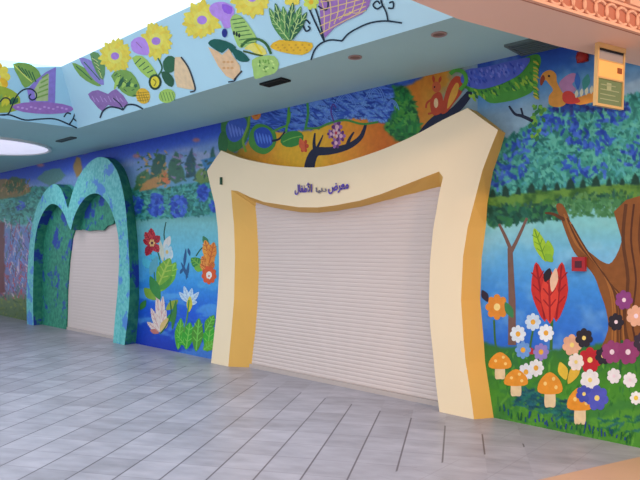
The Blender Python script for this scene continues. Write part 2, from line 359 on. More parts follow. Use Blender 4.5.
# reeds and heather of the far left mural
F = ((gx < 32) & (gy > 224-.3*gx*0)).astype(np.float32)
fillramp(F*sm(222, 230, gy), gy, [(222, (110, 140, 190)), (260, (110, 120, 190)), (290, (130, 120, 160)), (300, (95, 115, 70)), (330, (60, 85, 50))])
dabs(-100, 30, lambda x: 220, lambda x: 296, 700, [(140, 110, 175), (110, 150, 215), (170, 90, 110), (80, 110, 110), (200, 175, 200), (90, 60, 110)], 11, 1.1, ang=1.5)
dabs(-100, 30, lambda x: 262, lambda x: 300, 160, [(200, 60, 60), (220, 190, 200), (170, 70, 90)], 6, 1.2, ang=1.4)
dabs(-100, 30, lambda x: 296, lambda x: 330, 260, [(120, 130, 50), (60, 85, 45), (90, 110, 50)], 5, 1.6)
put(pmask([(-6, 222), (4, 222), (5, 292), (-6, 292)], .8, 1.5), (110, 35, 50))

def tolin(a): a = np.clip(a/255, 0, 1); return np.where(a <= .04045, a/12.92, ((a+.055)/1.055)**2.4)
CANVAS = tolin(cv)
GAIN = 0.95
def mural_panel(name, xa, xb, y_top, y_bot, label, d=.004):
    """fine mesh on the wall, its colours painted per vertex"""
    n = int((xb-xa)/1.0)+1; rows = 300
    verts, cols, faces = [], [], []
    for i in range(n+1):
        x = xa+(xb-xa)*i/n; yt = y_top(x); yb = y_bot(x)
        rr = max(40, int((yb-yt)/1.0)) if False else rows
        for j in range(rows+1):
            y = yt+(yb-yt)*j/rows; verts.append(wpt(x, y, d))
            fy = min(CH-2, max(0, (y-Y0)*K)); fx = min(CW-2, max(0, (x-X0)*K)); cols.append(CANVAS[int(fy), int(fx)]*GAIN)
    for i in range(n):
        for j in range(rows):
            a = i*(rows+1)+j; faces.append((a, a+1, a+rows+2, a+rows+1))
    o = link_mesh(name, verts, faces, PAINT)
    ca = o.data.color_attributes.new('paint', 'FLOAT_COLOR', 'POINT'); c = np.ones((len(verts), 4), np.float32); c[:, :3] = np.array(cols)
    ca.data.foreach_set('color', c.ravel()); tag(o, label, 'mural'); return o
foot = lambda x: 316.2+.2075*x; head = lambda x: 173-.228*x
far_mural = mural_panel('wall_mural', -90, 131, head, foot, 'painted heather and reeds mural at the far left behind the green gateway')
garden = mural_panel('wall_mural', 131, 222, head, foot, 'flower pond mural under a teal hedge between green gateway and cream arch')
jungle = mural_panel('wall_mural', 222, 478, head, lambda x: 262, 'jungle mural with blue canopy, orange glow and dark branch above the cream arch')
forest = mural_panel('wall_mural', 478, 765, head, foot, 'forest meadow mural with big brown tree and teal foliage right of the cream arch')

# ------------------------------------------------------------------ vector motifs painted over the murals (flat paint, a few tenths of a millimetre thick each)
class Motif:
    """coloured flat patches and strokes on one plane; pos(px, py, lift) gives the point"""
    STEP = .00005
    def __init__(s, pos, lift0=.0008, gain=None): s.pos = pos; s.v = []; s.f = []; s.c = []; s.k = 0; s.l0 = lift0; s.sub = None; s.subs = []; s.gain = gain or GAIN
    def poly(s, pts, col, smooth=3):
        if smooth: pts = spline(pts, smooth, True)
        l = s.l0+s.k*s.STEP; s.k += 1; i = len(s.v)
        s.v += [s.pos(x, y, l) for x, y in pts]; s.f.append(tuple(range(i, i+len(pts)))); s.c.append(col); return s
    def ell(s, cx, cy, rx, ry, col, a=0, n=14):
        a = math.radians(a); return s.poly([(cx+rx*math.cos(t)*math.cos(a)-ry*math.sin(t)*math.sin(a), cy+rx*math.cos(t)*math.sin(a)+ry*math.sin(t)*math.cos(a)) for t in [2*math.pi*k/n for k in range(n)]], col, 0)
    def stroke(s, pts, wd, col, k=4):
        if len(pts) > 2: pts = spline(pts, k)
        l = s.l0+s.k*s.STEP; s.k += 1; n = len(pts); L_, R_ = [], []
        for i, p in enumerate(pts):
            a = pts[max(0, i-1)]; b = pts[min(n-1, i+1)]; dx, dy = b[0]-a[0], b[1]-a[1]; q = math.hypot(dx, dy) or 1
            ww = (wd if not isinstance(wd, tuple) else wd[0]+(wd[1]-wd[0])*i/(n-1))/2
            L_.append((p[0]-dy/q*ww, p[1]+dx/q*ww)); R_.append((p[0]+dy/q*ww, p[1]-dx/q*ww))
        for i in range(n-1):
            j = len(s.v); s.v += [s.pos(x, y, l) for x, y in (L_[i], L_[i+1], R_[i+1], R_[i])]; s.f.append((j, j+1, j+2, j+3)); s.c.append(col)
        return s
    def leaf(s, x0, y0, x1, y1, wd, col, vein=None):
        dx, dy = x1-x0, y1-y0; q = math.hypot(dx, dy) or 1; nx, ny = -dy/q*wd, dx/q*wd
        f = lambda t, k: (x0+dx*t+nx*k, y0+dy*t+ny*k)
        s.poly([f(0, 0), f(.25, .7), f(.55, 1), f(.85, .5), f(1, 0), f(.85, -.5), f(.55, -1), f(.25, -.7)], col, 2)
        if vein:
            s.stroke([f(.05, 0), f(.95, 0)], wd*.22, vein)
            for t in (.3, .5, .7): s.stroke([f(t, 0), f(t+.14, .7)], wd*.14, vein); s.stroke([f(t, 0), f(t+.14, -.7)], wd*.14, vein)
        return s
    def flower(s, cx, cy, r, n, col, cen, rc=.25, sx=1, a0=0, wd=.36, tip=None):
        for k in range(n):
            a = a0+2*math.pi*k/n; f = lambda t, w: (cx+(math.cos(a)*t-math.sin(a)*w)*r*sx, cy+(math.sin(a)*t+math.cos(a)*w)*r)
            s.poly([f(.1, 0), f(.5, wd*.8), f(.85, wd*.7), f(1, 0), f(.85, -wd*.7), f(.5, -wd*.8)], tip if (tip and k % 2) else col, 2)
        c = Motif(s.pos, s.l0, s.gain); c.k = s.k; c.ell(cx, cy, r*rc*sx, r*rc, cen); s.k = c.k; s.subs.append(c); return s
    def build(s, name, parent, label=None):
        me = bpy.data.meshes.new(name); me.from_pydata([tuple(v) for v in s.v], [], s.f); me.materials.append(PAINT)
        ca = me.color_attributes.new('paint', 'FLOAT_COLOR', 'CORNER'); i = 0; buf = []
        for p, c in zip(me.polygons, s.c):
            l = [min(.95, x*s.gain) for x in lin(c)]; buf += [*l, 1]*p.loop_total
        ca.data.foreach_set('color', buf); me.update(); o = bpy.data.objects.new(name, me); COL.objects.link(o)
        if parent: o.parent = parent
        if label: o['label'] = label
        for c in s.subs+([s.sub] if s.sub else []): c.build('flower_center', o)
        return o
W = lambda x, y, l: wpt(x, y, .004+l)
LAY = [0]
def M(): LAY[0] += 1; return Motif(W, .0006+LAY[0]*.00012)

# garden mural motifs
m = M(); [m.leaf(152, 243, x, y, 4, c, (150, 25, 45)) for x, y, c in ((151, 228, (205, 45, 60)), (160, 236, (190, 35, 55)), (159, 252, (205, 50, 65)), (146, 256, (185, 35, 60)), (143, 240, (200, 45, 60)), (145, 232, (215, 70, 75)))]; m.flower(152, 243, 4, 6, (240, 190, 120), (90, 30, 50), .4, .8); m.build('painted_flower', garden, 'red painted flower on a tall stem')
m = M(); m.stroke([(156, 248), (160, 262), (158, 290)], 1.3, (40, 110, 60)); m.stroke([(166, 222), (164, 235), (167, 250)], 1.2, (40, 90, 80)); m.stroke([(150, 250), (154, 270), (156, 300)], 1.2, (50, 120, 70)); m.leaf(157, 262, 145, 268, 3, (70, 170, 200)); m.leaf(160, 262, 150, 255, 3, (80, 190, 215)); m.leaf(160, 292, 176, 262, 7, (110, 180, 60), (160, 210, 80)); m.leaf(158, 290, 172, 276, 5, (80, 155, 60)); m.leaf(156, 300, 144, 288, 5, (130, 170, 60)); m.leaf(158, 286, 170, 258, 8, (120, 175, 60), (170, 200, 80)); m.leaf(160, 300, 150, 276, 5, (60, 140, 70)); m.leaf(166, 310, 178, 300, 4, (150, 170, 60)); m.leaf(150, 268, 143, 258, 4, (90, 195, 220)); m.leaf(166, 320, 176, 316, 4, (70, 150, 60)); m.leaf(150, 276, 157, 256, 4, (95, 170, 190)); m.build('painted_foliage', garden)
m = M(); m.leaf(164, 250, 170, 236, 3.5, (225, 220, 215)); m.leaf(166, 262, 172, 250, 4, (215, 225, 225)); m.flower(167, 252, 8, 6, (190, 215, 225), (220, 190, 120), .25, .75, .4); m.leaf(163, 262, 160, 240, 2.5, (210, 210, 190)); m.build('painted_flower', garden, 'pale blue and white painted flower')
m = M()
for (x, y, w_) in ((151, 308, 3.2), (157, 290, 3), (163, 296, 3.4), (166, 310, 3.2), (147, 322, 3)): m.leaf(160, 332, x, y, w_, (235, 215, 205), (215, 160, 160))
m.leaf(160, 332, 168, 318, 3.5, (225, 190, 120)); m.leaf(159, 333, 150, 330, 2.5, (200, 120, 110)); m.stroke([(160, 334), (166, 326), (171, 314), (170, 300)], 1.3, (40, 110, 60)); m.build('painted_flower', garden, 'large white painted lily near the floor')
m = M()
m.leaf(208, 246, 203, 236, 3, (60, 130, 90)); m.leaf(203, 268, 191, 258, 5.5, (60, 140, 60), (120, 180, 70)); m.leaf(203, 270, 194, 268, 3, (120, 180, 60))
m.stroke([(196, 256), (202, 248), (210, 246)], 1.2, (30, 90, 60))
for k, (x, y) in enumerate(((202, 256), (207, 247), (213, 252), (214, 262), (200, 264))): m.leaf(208, 268, x, y, 4.2, (225, 130, 45) if k % 2 else (240, 155, 70), (200, 90, 40))
m.leaf(210, 262, 205, 240, 5, (240, 160, 60), (205, 95, 40)); m.leaf(209, 264, 214, 242, 5, (235, 140, 50), (205, 95, 40)); m.flower(209, 275, 9.5, 9, (225, 90, 45), (245, 240, 230), .38, .8, .2); m.flower(209, 276, 3.5, 5, (245, 235, 225), (220, 90, 60), .3, .8); m.build('painted_flower', garden, 'big orange painted orchid beside the cream arch')
m = M()
for (x, y) in ((179, 292), (184, 286), (192, 288), (199, 292), (197, 302)): m.leaf(189, 303, x, y, 2.6, (205, 225, 240), (150, 180, 220))
m.leaf(190, 296, 189, 312, 3, (215, 200, 60)); m.stroke([(189, 300), (187, 318), (184, 332)], 1.5, (90, 150, 60)); m.build('painted_flower', garden, 'white and yellow painted water lily')
m = M()
for a in ((178, 350, 181, 318, 5), (186, 350, 190, 322, 6), (196, 352, 199, 318, 6), (207, 352, 211, 322, 6), (186, 346, 176, 334, 4), (203, 350, 215, 342, 5), (205, 332, 214, 315, 5)): m.leaf(*a, (60+(a[0] % 3)*22, 150+(a[0] % 4)*8, 50), (120, 200, 80))
for a in ((146, 300, 140, 310, 3), (172, 330, 176, 300, 2.5)): m.leaf(*a, (60, 130, 60))
m.build('painted_foliage', garden, 'broad green water leaves')
m = M()
for (x, y, x2, y2) in ((186, 248, 184, 268), (181, 262, 188, 278), (189, 262, 186, 280), (190, 256, 188, 248), (183, 268, 180, 274)): m.leaf(x, y, x2, y2, 1.5, (40, 90, 140))
m.build('painted_reed', garden)

# jungle mural motifs
LAY[0] = 0
m = M()
m.poly([(223, 124), (230, 116), (241, 114), (250, 120), (249, 134), (243, 146), (234, 152), (226, 146)], (60, 125, 60)); m.poly([(226, 126), (233, 118), (243, 117), (247, 124), (243, 136), (235, 142), (228, 138)], (62, 92, 185))
m.poly([(250, 132), (257, 124), (268, 126), (276, 134), (275, 146), (266, 154), (256, 152), (249, 144)], (75, 145, 60)); m.poly([(254, 132), (262, 127), (270, 131), (273, 142), (266, 148), (257, 145)], (45, 80, 185))
for k in range(5): m.leaf(228+k*3.5, 122+k*1.5, 232+k*3, 138-k*.5, 1.2, (105, 130, 215)); m.leaf(256+k*3.2, 132+k*.6, 259+k*3, 144, 1.1, (90, 130, 225))
m.stroke([(250, 112), (248, 126), (243, 140), (246, 152)], 2.4, (120, 165, 55)); m.stroke([(224, 112), (222, 128), (225, 146)], 2.4, (60, 120, 60))
m.ell(292, 139, 12, 8, (60, 140, 60), -15); m.stroke([(283, 142), (292, 138), (302, 136)], .9, (130, 190, 80)); m.stroke([(289, 104), (288, 118), (286, 132)], 2.4, (90, 160, 60)); m.stroke([(307, 100), (308, 114), (305, 130)], 2.4, (70, 150, 70)); m.stroke([(272, 132), (280, 128), (288, 124), (290, 112)], 2, (90, 160, 60)); m.stroke([(305, 128), (318, 128), (330, 123), (345, 120), (362, 124), (378, 122)], 2.2, (70, 140, 60))
m.ell(223, 143, 5, 12, (50, 110, 60)); m.build('painted_canopy', jungle, 'blue rounded foliage edged in green')
m = M()
for (a, b, r0, r1, s_) in ((318, 104, 20, 6, 0), (345, 98, 22, 8, 0), (375, 92, 22, 9, 0), (392, 104, 14, 6, 0), (330, 116, 16, 6, 0), (360, 110, 18, 7, 0)):
    for q in (1, .7, .4): m.stroke([(a-r0*.5*q, b+r1*q), (a-r0*.25*q, b-r1*.2*q), (a, b-r1*.7*q), (a+r0*.3*q, b-r1*.2*q), (a+r0*.5*q, b+r1*q)], .8, (105, 145, 222))
m.build('painted_canopy', jungle, 'blue canopy with pale curved leaf lines')
m = M(); BK = (28, 32, 62)
m.stroke([(309, 170), (311, 160), (316, 152), (328, 151), (340, 149), (351, 145), (360, 138), (364, 130), (366, 123)], (11, 2.5), BK); m.stroke([(316, 154), (314, 144), (315, 133)], (5, 1.5), BK); m.stroke([(316, 150), (320, 142), (323, 135)], (3, 1), BK); m.stroke([(347, 146), (350, 138), (354, 132)], (4, 1.5), BK)
m.build('painted_branch', jungle, 'dark painted branch over the middle of the cream arch')
m = M(); m.stroke([(272, 141), (279, 139), (284, 133), (286, 129)], (2.5, 1.2), BK); m.build('painted_branch', jungle)
m = M(); m.flower(304, 146, 7, 6, (210, 75, 45), (120, 30, 40), .3, .7); m.leaf(304, 152, 300, 138, 3, (225, 100, 60)); m.build('painted_flower', jungle, 'red-orange painted blossom left of the dark branch')
m = M()
for (x, y, r_) in ((337, 127, 7), (341, 136, 6), (336, 143, 6), (331, 134, 5)): m.flower(x, y, r_, 6, (165, 105, 175), (235, 180, 190), .35, .8, tip=(110, 50, 120))
m.flower(336, 133, 5, 5, (235, 190, 195), (200, 60, 90), .35, .8); m.stroke([(334, 122), (331, 112), (333, 104), (336, 108)], 1.4, (90, 60, 150)); m.build('painted_flower', jungle, 'purple and pink painted blossoms on the dark branch')
m = M(); m.ell(256, 114, 5, 6, (220, 130, 50)); m.ell(256, 113, 2.5, 3, (190, 80, 40)); m.build('painted_flower', jungle, 'small orange painted blossom')
m = M(); m.poly([(418, 134), (427, 122), (438, 113), (450, 109), (460, 99), (469, 90), (472, 95), (463, 108), (452, 118), (438, 126), (420, 138)], BK); m.build('painted_branch', jungle, 'dark painted branch rising to the right corner of the cream arch')
m = M(); RD = (190, 70, 40)
m.poly([(441, 113), (444, 98), (449, 84), (456, 76), (463, 80), (462, 92), (454, 103), (447, 112)], RD); m.poly([(447, 108), (450, 94), (456, 83), (459, 86), (456, 97), (450, 106)], (225, 160, 60))
m.poly([(433, 115), (430, 104), (433, 95), (440, 92), (443, 100), (442, 112)], RD); m.ell(436.5, 87, 4.5, 5.5, (205, 95, 55)); m.ell(436, 103, 2.2, 5, (230, 190, 140)); m.leaf(434, 83, 433, 75, 1.5, RD); m.leaf(439, 83, 441, 76, 1.5, RD)
m.stroke([(432, 99), (427, 103), (426, 108)], 2, RD); m.stroke([(432, 113), (428, 114)], 2, RD); m.ell(434.5, 87, .8, 1, (40, 20, 20)); m.build('painted_squirrel', jungle, 'red squirrel with a curled tail painted on the branch')
m = M()
m.poly([(462, 84), (466, 74), (480, 70), (500, 64), (520, 59), (537, 54), (541, 62), (536, 76), (534, 90), (520, 98), (505, 102), (490, 103), (480, 96), (468, 90)], (75, 150, 55))
for k in range(90):
    t = rnd.random(); x = 466+t*66; y = 88-t*14+rnd.uniform(-2, 11)-(t-.5)**2*8; m.leaf(x, y, x+rnd.uniform(1, 5), y+rnd.uniform(3, 7), 1.3, rnd.choice([(95, 170, 60), (55, 130, 50), (150, 190, 60), (45, 110, 60)]))
for k in range(26): y = 58+k*1.5; m.leaf(533, y, 537+rnd.uniform(0, 3), y+4, 1.3, rnd.choice([(95, 170, 60), (200, 180, 60), (60, 130, 50)]))
m.poly([(461, 82), (466, 70), (485, 67), (510, 61), (530, 58), (522, 72), (510, 80), (495, 86), (478, 89)], (85, 100, 195))
for k in range(80):
    t = rnd.random(); x = 465+t*58; y = 76-t*12+rnd.uniform(-6, 8)*(1-.3*t); m.leaf(x, y, x+rnd.uniform(1, 4), y+rnd.uniform(3, 5), 1.1, rnd.choice([(125, 130, 215), (55, 75, 180), (100, 120, 210), (70, 95, 200)]))
m.stroke([(450, 74), (456, 70), (464, 73), (466, 82), (460, 90)], 4, (85, 160, 60)); m.build('painted_leaf', jungle, 'great feathery blue leaf with a green fringe')

# forest mural motifs
LAY[0] = 0
m = M(); m.stroke([(509, 106), (515, 114), (522, 116), (533, 121)], (2, 4), (25, 35, 60)); m.stroke([(523, 116), (521, 108)], 2, (25, 35, 60)); m.build('painted_branch', forest, 'small dark painted twig in the grey-blue sky')
m = M()
for k in range(26): x = 531+rnd.uniform(0, 14); y = 104+rnd.uniform(0, 34); m.leaf(x, y, x+rnd.uniform(-4, 4), y+rnd.uniform(3, 7), 2, rnd.choice([(120, 175, 60), (80, 145, 60), (50, 120, 70)]))
m.build('painted_foliage', forest, 'light green leaves beside the dark twig')
m = M()
m.poly([(549, 104), (549, 96), (553, 90), (549, 84), (545, 80), (541, 86), (540, 80), (543, 73), (550, 70), (556, 74), (557, 82), (561, 90), (567, 100), (563, 106), (555, 107)], (225, 150, 60)); m.poly([(545, 79), (541, 86), (540, 80), (543, 75)], (150, 60, 30)); m.ell(549, 76, 1.2, 1.2, (40, 30, 30))
m.poly([(559, 84), (566, 76), (574, 73), (578, 78), (572, 84), (576, 90), (566, 94)], (190, 130, 170)); m.poly([(572, 100), (582, 96), (600, 90), (600, 99), (580, 105)], (235, 150, 60)); m.poly([(563, 93), (570, 91), (577, 97), (580, 102), (570, 104), (563, 101)], (215, 65, 55))
for k in range(5): m.leaf(576+k*5, 98-k*1.3, 577+k*5, 90-k*1.5, 1.8, (235, 225, 190))
m.leaf(578, 90, 577, 72, 3, (60, 110, 190)); m.leaf(584, 90, 588, 74, 4, (70, 150, 140)); m.build('painted_bird', forest, 'orange and red bird with spread feathers')
m = M(); BR = (120, 88, 78)
m.stroke([(512, 300), (511, 275), (510, 248)], (7, 5), BR); m.stroke([(511, 250), (505, 236), (499, 224)], (4, 2.5), BR); m.stroke([(511, 252), (518, 238), (527, 218)], (4, 2.5), BR); m.stroke([(512, 345), (512, 320), (512, 298)], (8, 7), BR); m.build('painted_tree', forest, 'slim grey-brown forked tree')
m = M(); B1, B2, B3 = (135, 82, 38), (95, 55, 28), (165, 105, 50)
m.poly([(556, 206), (562, 204), (568, 215), (573, 230), (580, 244), (592, 254), (603, 262), (612, 262), (622, 240), (626, 200), (780, 190), (780, 400), (700, 372), (640, 352), (612, 350), (600, 352), (608, 330), (606, 310), (600, 292), (594, 276), (583, 262), (574, 252), (567, 236), (562, 222)], B1, 3)
m.stroke([(545, 213), (553, 214), (565, 220)], (1.5, 4), B2)
for k in range(16):
    x = 626+k*8; m.stroke([(x, 204), (x-3, 240), (x+2, 280), (x-2, 320), (x+4, 350)], 2 if k % 3 else 3.5, rnd.choice([B2, B3, (85, 45, 25)]))
for k in range(6): m.stroke([(564+k*1.5, 214+k*2), (576+k*2, 244+k), (600+k*2, 268+k*3), (612+k*2, 300), (612+k*3, 345)], 1.5, rnd.choice([B2, B3]))
m.build('painted_tree', forest, 'big brown tree trunk with a long branch to the left')
# clumps of garden flowers in the meadow
m = M()
m.stroke([(551, 350), (552, 310), (551, 290)], 3, (60, 110, 50)); m.leaf(545, 322, 536, 262, 9, (200, 45, 40), (150, 25, 30)); m.leaf(556, 322, 562, 262, 9, (200, 45, 40), (150, 25, 30)); m.leaf(550, 324, 549, 268, 9, (220, 65, 50), (160, 30, 35))
m.leaf(546, 262, 534, 228, 6, (165, 205, 50), (110, 160, 40)); m.leaf(550, 262, 548, 240, 5, (150, 195, 50)); m.leaf(553, 262, 545, 254, 4, (130, 180, 50)); m.leaf(550, 268, 545, 282, 4, (40, 30, 40)); m.leaf(552, 292, 556, 268, 4, (235, 190, 160))
m.build('painted_flower', forest, 'tall red tulip with lime-green leaves')
m = M(); m.stroke([(494, 320), (495, 340), (497, 352)], 2, (60, 110, 50))
m.flower(497, 307, 13, 8, (225, 140, 50), (250, 220, 140), .28, .9); m.leaf(488, 302, 482, 290, 3.5, (50, 40, 60)); m.leaf(505, 302, 513, 318, 4, (60, 130, 80)); m.build('painted_flower', forest, 'orange painted daisy next to the cream arch')
m = M(); m.stroke([(533, 330), (530, 350), (531, 372)], 2, (60, 110, 50))
for (x, y, c) in ((518, 334, (225, 232, 240)), (533, 322, (205, 222, 240)), (546, 333, (235, 238, 242)), (523, 350, (110, 155, 215)), (541, 352, (150, 130, 195)), (536, 368, (235, 232, 230)), (526, 372, (225, 225, 232))):
    q = M(); q.flower(x, y, 9, 8, c, (235, 170, 60), .3, .9); q.build('painted_flower', forest)
m.leaf(534, 354, 542, 346, 3.5, (190, 45, 55)); m.leaf(534, 354, 527, 348, 3.5, (190, 45, 55)); m.build('painted_stem', forest)
def mushroom(x, y, w_, h_, lab, c=(235, 150, 45)):
    m = M(); m.poly([(x-w_*.22, y), (x-w_*.18, y-h_*.5), (x+w_*.18, y-h_*.5), (x+w_*.22, y), (x, y+1)], (235, 205, 160)); m.poly([(x-w_*.5, y-h_*.42), (x-w_*.42, y-h_*.75), (x, y-h_), (x+w_*.42, y-h_*.75), (x+w_*.5, y-h_*.42), (x, y-h_*.34)], c)
    for (a, b) in ((-.2, .66), (.15, .8), (.25, .55)): m.ell(x+w_*a, y-h_*b, w_*.07, h_*.06, (250, 205, 120))
    m.build('painted_mushroom', forest, lab)
mushroom(500, 378, 22, 26, 'orange mushroom nearest the cream arch'); mushroom(516, 395, 23, 26, 'orange mushroom below the white daisies'); mushroom(550, 406, 24, 34, 'tall orange mushroom in the middle'); mushroom(580, 423, 25, 36, 'largest orange mushroom close to the wall foot')
m = M(); m.stroke([(592, 372), (594, 390), (592, 408)], 2.5, (40, 100, 45)); m.leaf(566, 380, 560, 362, 5, (230, 190, 60)); m.leaf(568, 384, 580, 362, 5, (225, 180, 60))
for (x, y, r_, c) in ((572, 345, 11, (232, 175, 140)), (590, 360, 13, (190, 35, 45)), (584, 338, 10, (45, 38, 48)), (603, 356, 9, (45, 38, 48)), (576, 362, 9, (240, 225, 215)), (590, 380, 11, (238, 232, 230)), (597, 398, 13, (85, 90, 190)), (584, 394, 9, (70, 80, 175))):
    q = M(); q.flower(x, y, r_, 7, c, (245, 215, 120), .22, .9, .2, .42); q.build('painted_flower', forest)
m.build('painted_stem', forest)
m = M(); m.stroke([(622, 340), (621, 362), (618, 382)], 2.5, (40, 100, 45))
for (x, y, r_, c) in ((624, 300, 10, (140, 65, 130)), (636, 316, 11, (232, 175, 145)), (616, 322, 9, (45, 38, 48)), (612, 352, 12, (150, 65, 115)), (628, 352, 13, (145, 60, 110)), (614, 376, 8, (236, 230, 232)), (630, 380, 8, (236, 230, 232)), (642, 342, 10, (60, 45, 60))):
    q = M(); q.flower(x, y, r_, 7, c, (240, 215, 225), .22, .9, .1, .42); q.build('painted_flower', forest)
m.build('painted_stem', forest)
m = M(); m.flower(636, 398, 7, 8, (238, 238, 235), (235, 200, 70), .35, .9); m.build('painted_flower', forest, 'single white daisy at the right edge')
m = M()
for k in range(40): x = 498+k*3.4+rnd.uniform(-2, 2); y = 315.2+.2075*x-rnd.uniform(2, 9); m.stroke([(x, y), (x+rnd.uniform(-1.5, 1.5), y-rnd.uniform(3, 8))], 1.2, rnd.choice([(25, 80, 110), (30, 95, 60), (60, 130, 45), (35, 60, 140)]))
m.build('painted_grass', forest)['kind'] = 'stuff'

# ------------------------------------------------------------------ ceiling soffit, fascia
soff_m = mat('soffit_paint', (168, 208, 210), .7, .05, 2)
def soff(px, py): return hpt(px, py, HS)
fb0 = soff(78, 128); fbd = T                                  # foot line of the long fascia
fB = lambda s: T*s + N*4.05 + Vector((0, 0, ZT))
fT = lambda s: T*s + N*3.597 + Vector((0, 0, EYE+2.467))
sB = -8.61; sT = -8.156
lb = hpt(0, 118, HS); lt = hpt(0, 59.5, 2.467); cB = fB(sB); cT = fT(sT)
lB = cB+(lb-cB)*4; lT = cT+(lt-cT)*4
SE = 2.6
bA = hpt(458, 19, 1.45); bB = hpt(557, 46, 1.45); bC = hpt(640, 66, 1.45)          # beam edge seen from the visitor
def at_D(p, q_, D):
    t = (D-N.dot(Vector((p.x, p.y, 0))))/N.dot(Vector((q_.x-p.x, q_.y-p.y, 0))); return p+(q_-p)*t
e0 = at_D(bA, bB, 4.05); e1 = at_D(bB, bC, 5.25); SE = s_of(e0)+.12
eT = at_D(bA, bB, 3.62); SE2 = s_of(eT)+.12
so = MB()
so.v = [sdz(S0, 0, ZT), sdz(s_of(e1)+.1, 0, ZT), fB(SE), cB, lB, lB+(sdz(S0, 0, ZT)-cB)*1.0]
so.f = [(0, 1, 2, 3), (0, 3, 4, 5)]; so.m = [0, 0]
v6 = [v+Vector((0, 0, .12)) for v in so.v]; so.v += v6; so.f += [(9, 8, 7, 6), (11, 10, 9, 6)]; so.m += [0, 0]
struct(so.build('ceiling', soff_m))
fas_m = mat('fascia_paint', (194, 236, 252), .6, .05, 3); fas_m2 = mat('fascia_paint_left', (174, 226, 248), .6, .05, 3)
def slab(name, a, b, c, d_, th, m):
    n = (b-a).cross(d_-a).normalized()*th
    if n.dot(Vector((0, 0, EYE))-a) > 0: n = -n
    q = MB(); q.v = [a, b, c, d_, a+n, b+n, c+n, d_+n]
    q.f = [(0,1,2,3),(7,6,5,4),(0,4,5,1),(1,5,6,2),(2,6,7,3),(3,7,4,0)]; q.m = [0]*6; return struct(q.build(name, m))
slab('trim_1', cB, fB(SE), fT(SE2), cT, .06, fas_m)
slab('trim_2', lB, cB, cT, lT, .005, fas_m2)
def plane_pos(a, b, c):
    n = (b-a).cross(c-a).normalized(); o = Vector((0, 0, EYE))
    if n.dot(o-a) < 0: n = -n
    def f(x, y, l):
        r = Vector(((x-320)/600, 1, (247.5-y)/600)); p = a+n*(l+.002); return o+r*(n.dot(p-o)/n.dot(r))
    return f
FM = plane_pos(cB, fB(0), cT); FL = plane_pos(lB, cB, cT)
fam = empty('fascia_painting', 'row of cartoon flowers, leaves and scrolls painted along the long pale blue fascia', 'painting')
fal = empty('fascia_painting', 'painted leaf, purple cone and black scroll on the short left fascia', 'painting')
YE, YD, PU, PL, GR, GD, GL, INK = (255, 208, 84), (228, 178, 50), (150, 110, 175), (180, 140, 220), (120, 160, 80), (50, 100, 70), (160, 195, 95), (25, 45, 62)
FG = 1.3
def FMm(): LAY[0] += 1; return Motif(FM, .0006+(LAY[0] % 40)*.00012, FG)
def FLm(): LAY[0] += 1; return Motif(FL, .0006+(LAY[0] % 40)*.00012, FG)
LAY[0] = 0
m = FLm(); m.flower(-3, 77, 15, 9, YE, PL, .25, .9, 0, .34, YD); m.build('painted_flower', fal, 'yellow flower cut by the left edge')
m = FLm(); m.poly([(13, 64), (26, 63), (35, 67), (41, 76), (34, 82), (25, 88), (19, 78)], GR, 2)
for k in range(5): m.stroke([(18+k*3.5, 66+k*1.5), (24+k*3, 74+k*2)], 1.1, GD)
m.stroke([(14, 65), (25, 76), (32, 82)], 1, (200, 210, 110)); m.build('painted_leaf', fal)
m = FLm(); m.poly([(-20, 84), (0, 86), (12, 90), (20, 98), (18, 110), (0, 113), (-20, 112)], (150, 170, 60), 2)
for k in range(7): m.leaf(-10+k*4, 110-k, -6+k*4, 92+k, 2.2, rnd.choice([GD, (195, 190, 60), GR]))
m.build('painted_foliage', fal)
m = FLm(); m.poly([(56, 67), (55, 103), (30, 104), (27, 90), (36, 80), (46, 72)], (135, 120, 195), 0); m.poly([(49, 74), (48, 101), (36, 101), (34, 90), (40, 80)], (165, 185, 130), 0)
for k in range(5): m.stroke([(36+k*1.5, 98-k*5), (48, 94-k*5)], 1.6, GR)
m.build('painted_cone', fal, 'lavender cone with green stripes')
m = FLm(); m.ell(43, 108, 31, 6, (150, 110, 180), 2)
for k in range(12): m.ell(18+k*4.4, 107+(k % 3), 1.4, 1, (185, 150, 205))
m.build('painted_petal', fal)
m = FLm()
for p in ([(-20, 108), (-8, 114), (0, 115), (8, 114), (12, 106), (16, 97), (23, 90), (31, 89), (36, 93), (36, 98), (32, 100), (29, 97), (31, 94)], [(0, 102), (4, 98), (9, 99), (11, 104)], [(0, 115), (10, 115), (25, 120), (40, 119), (55, 119), (68, 124), (77, 128)], [(69, 125), (73, 119), (75, 113)], [(75, 113), (79, 116), (77, 121), (73, 118)], [(64, 117), (67, 113), (71, 114)]): m.stroke(p, 1.4, INK)
m.build('painted_scroll', fal, 'black curling line')
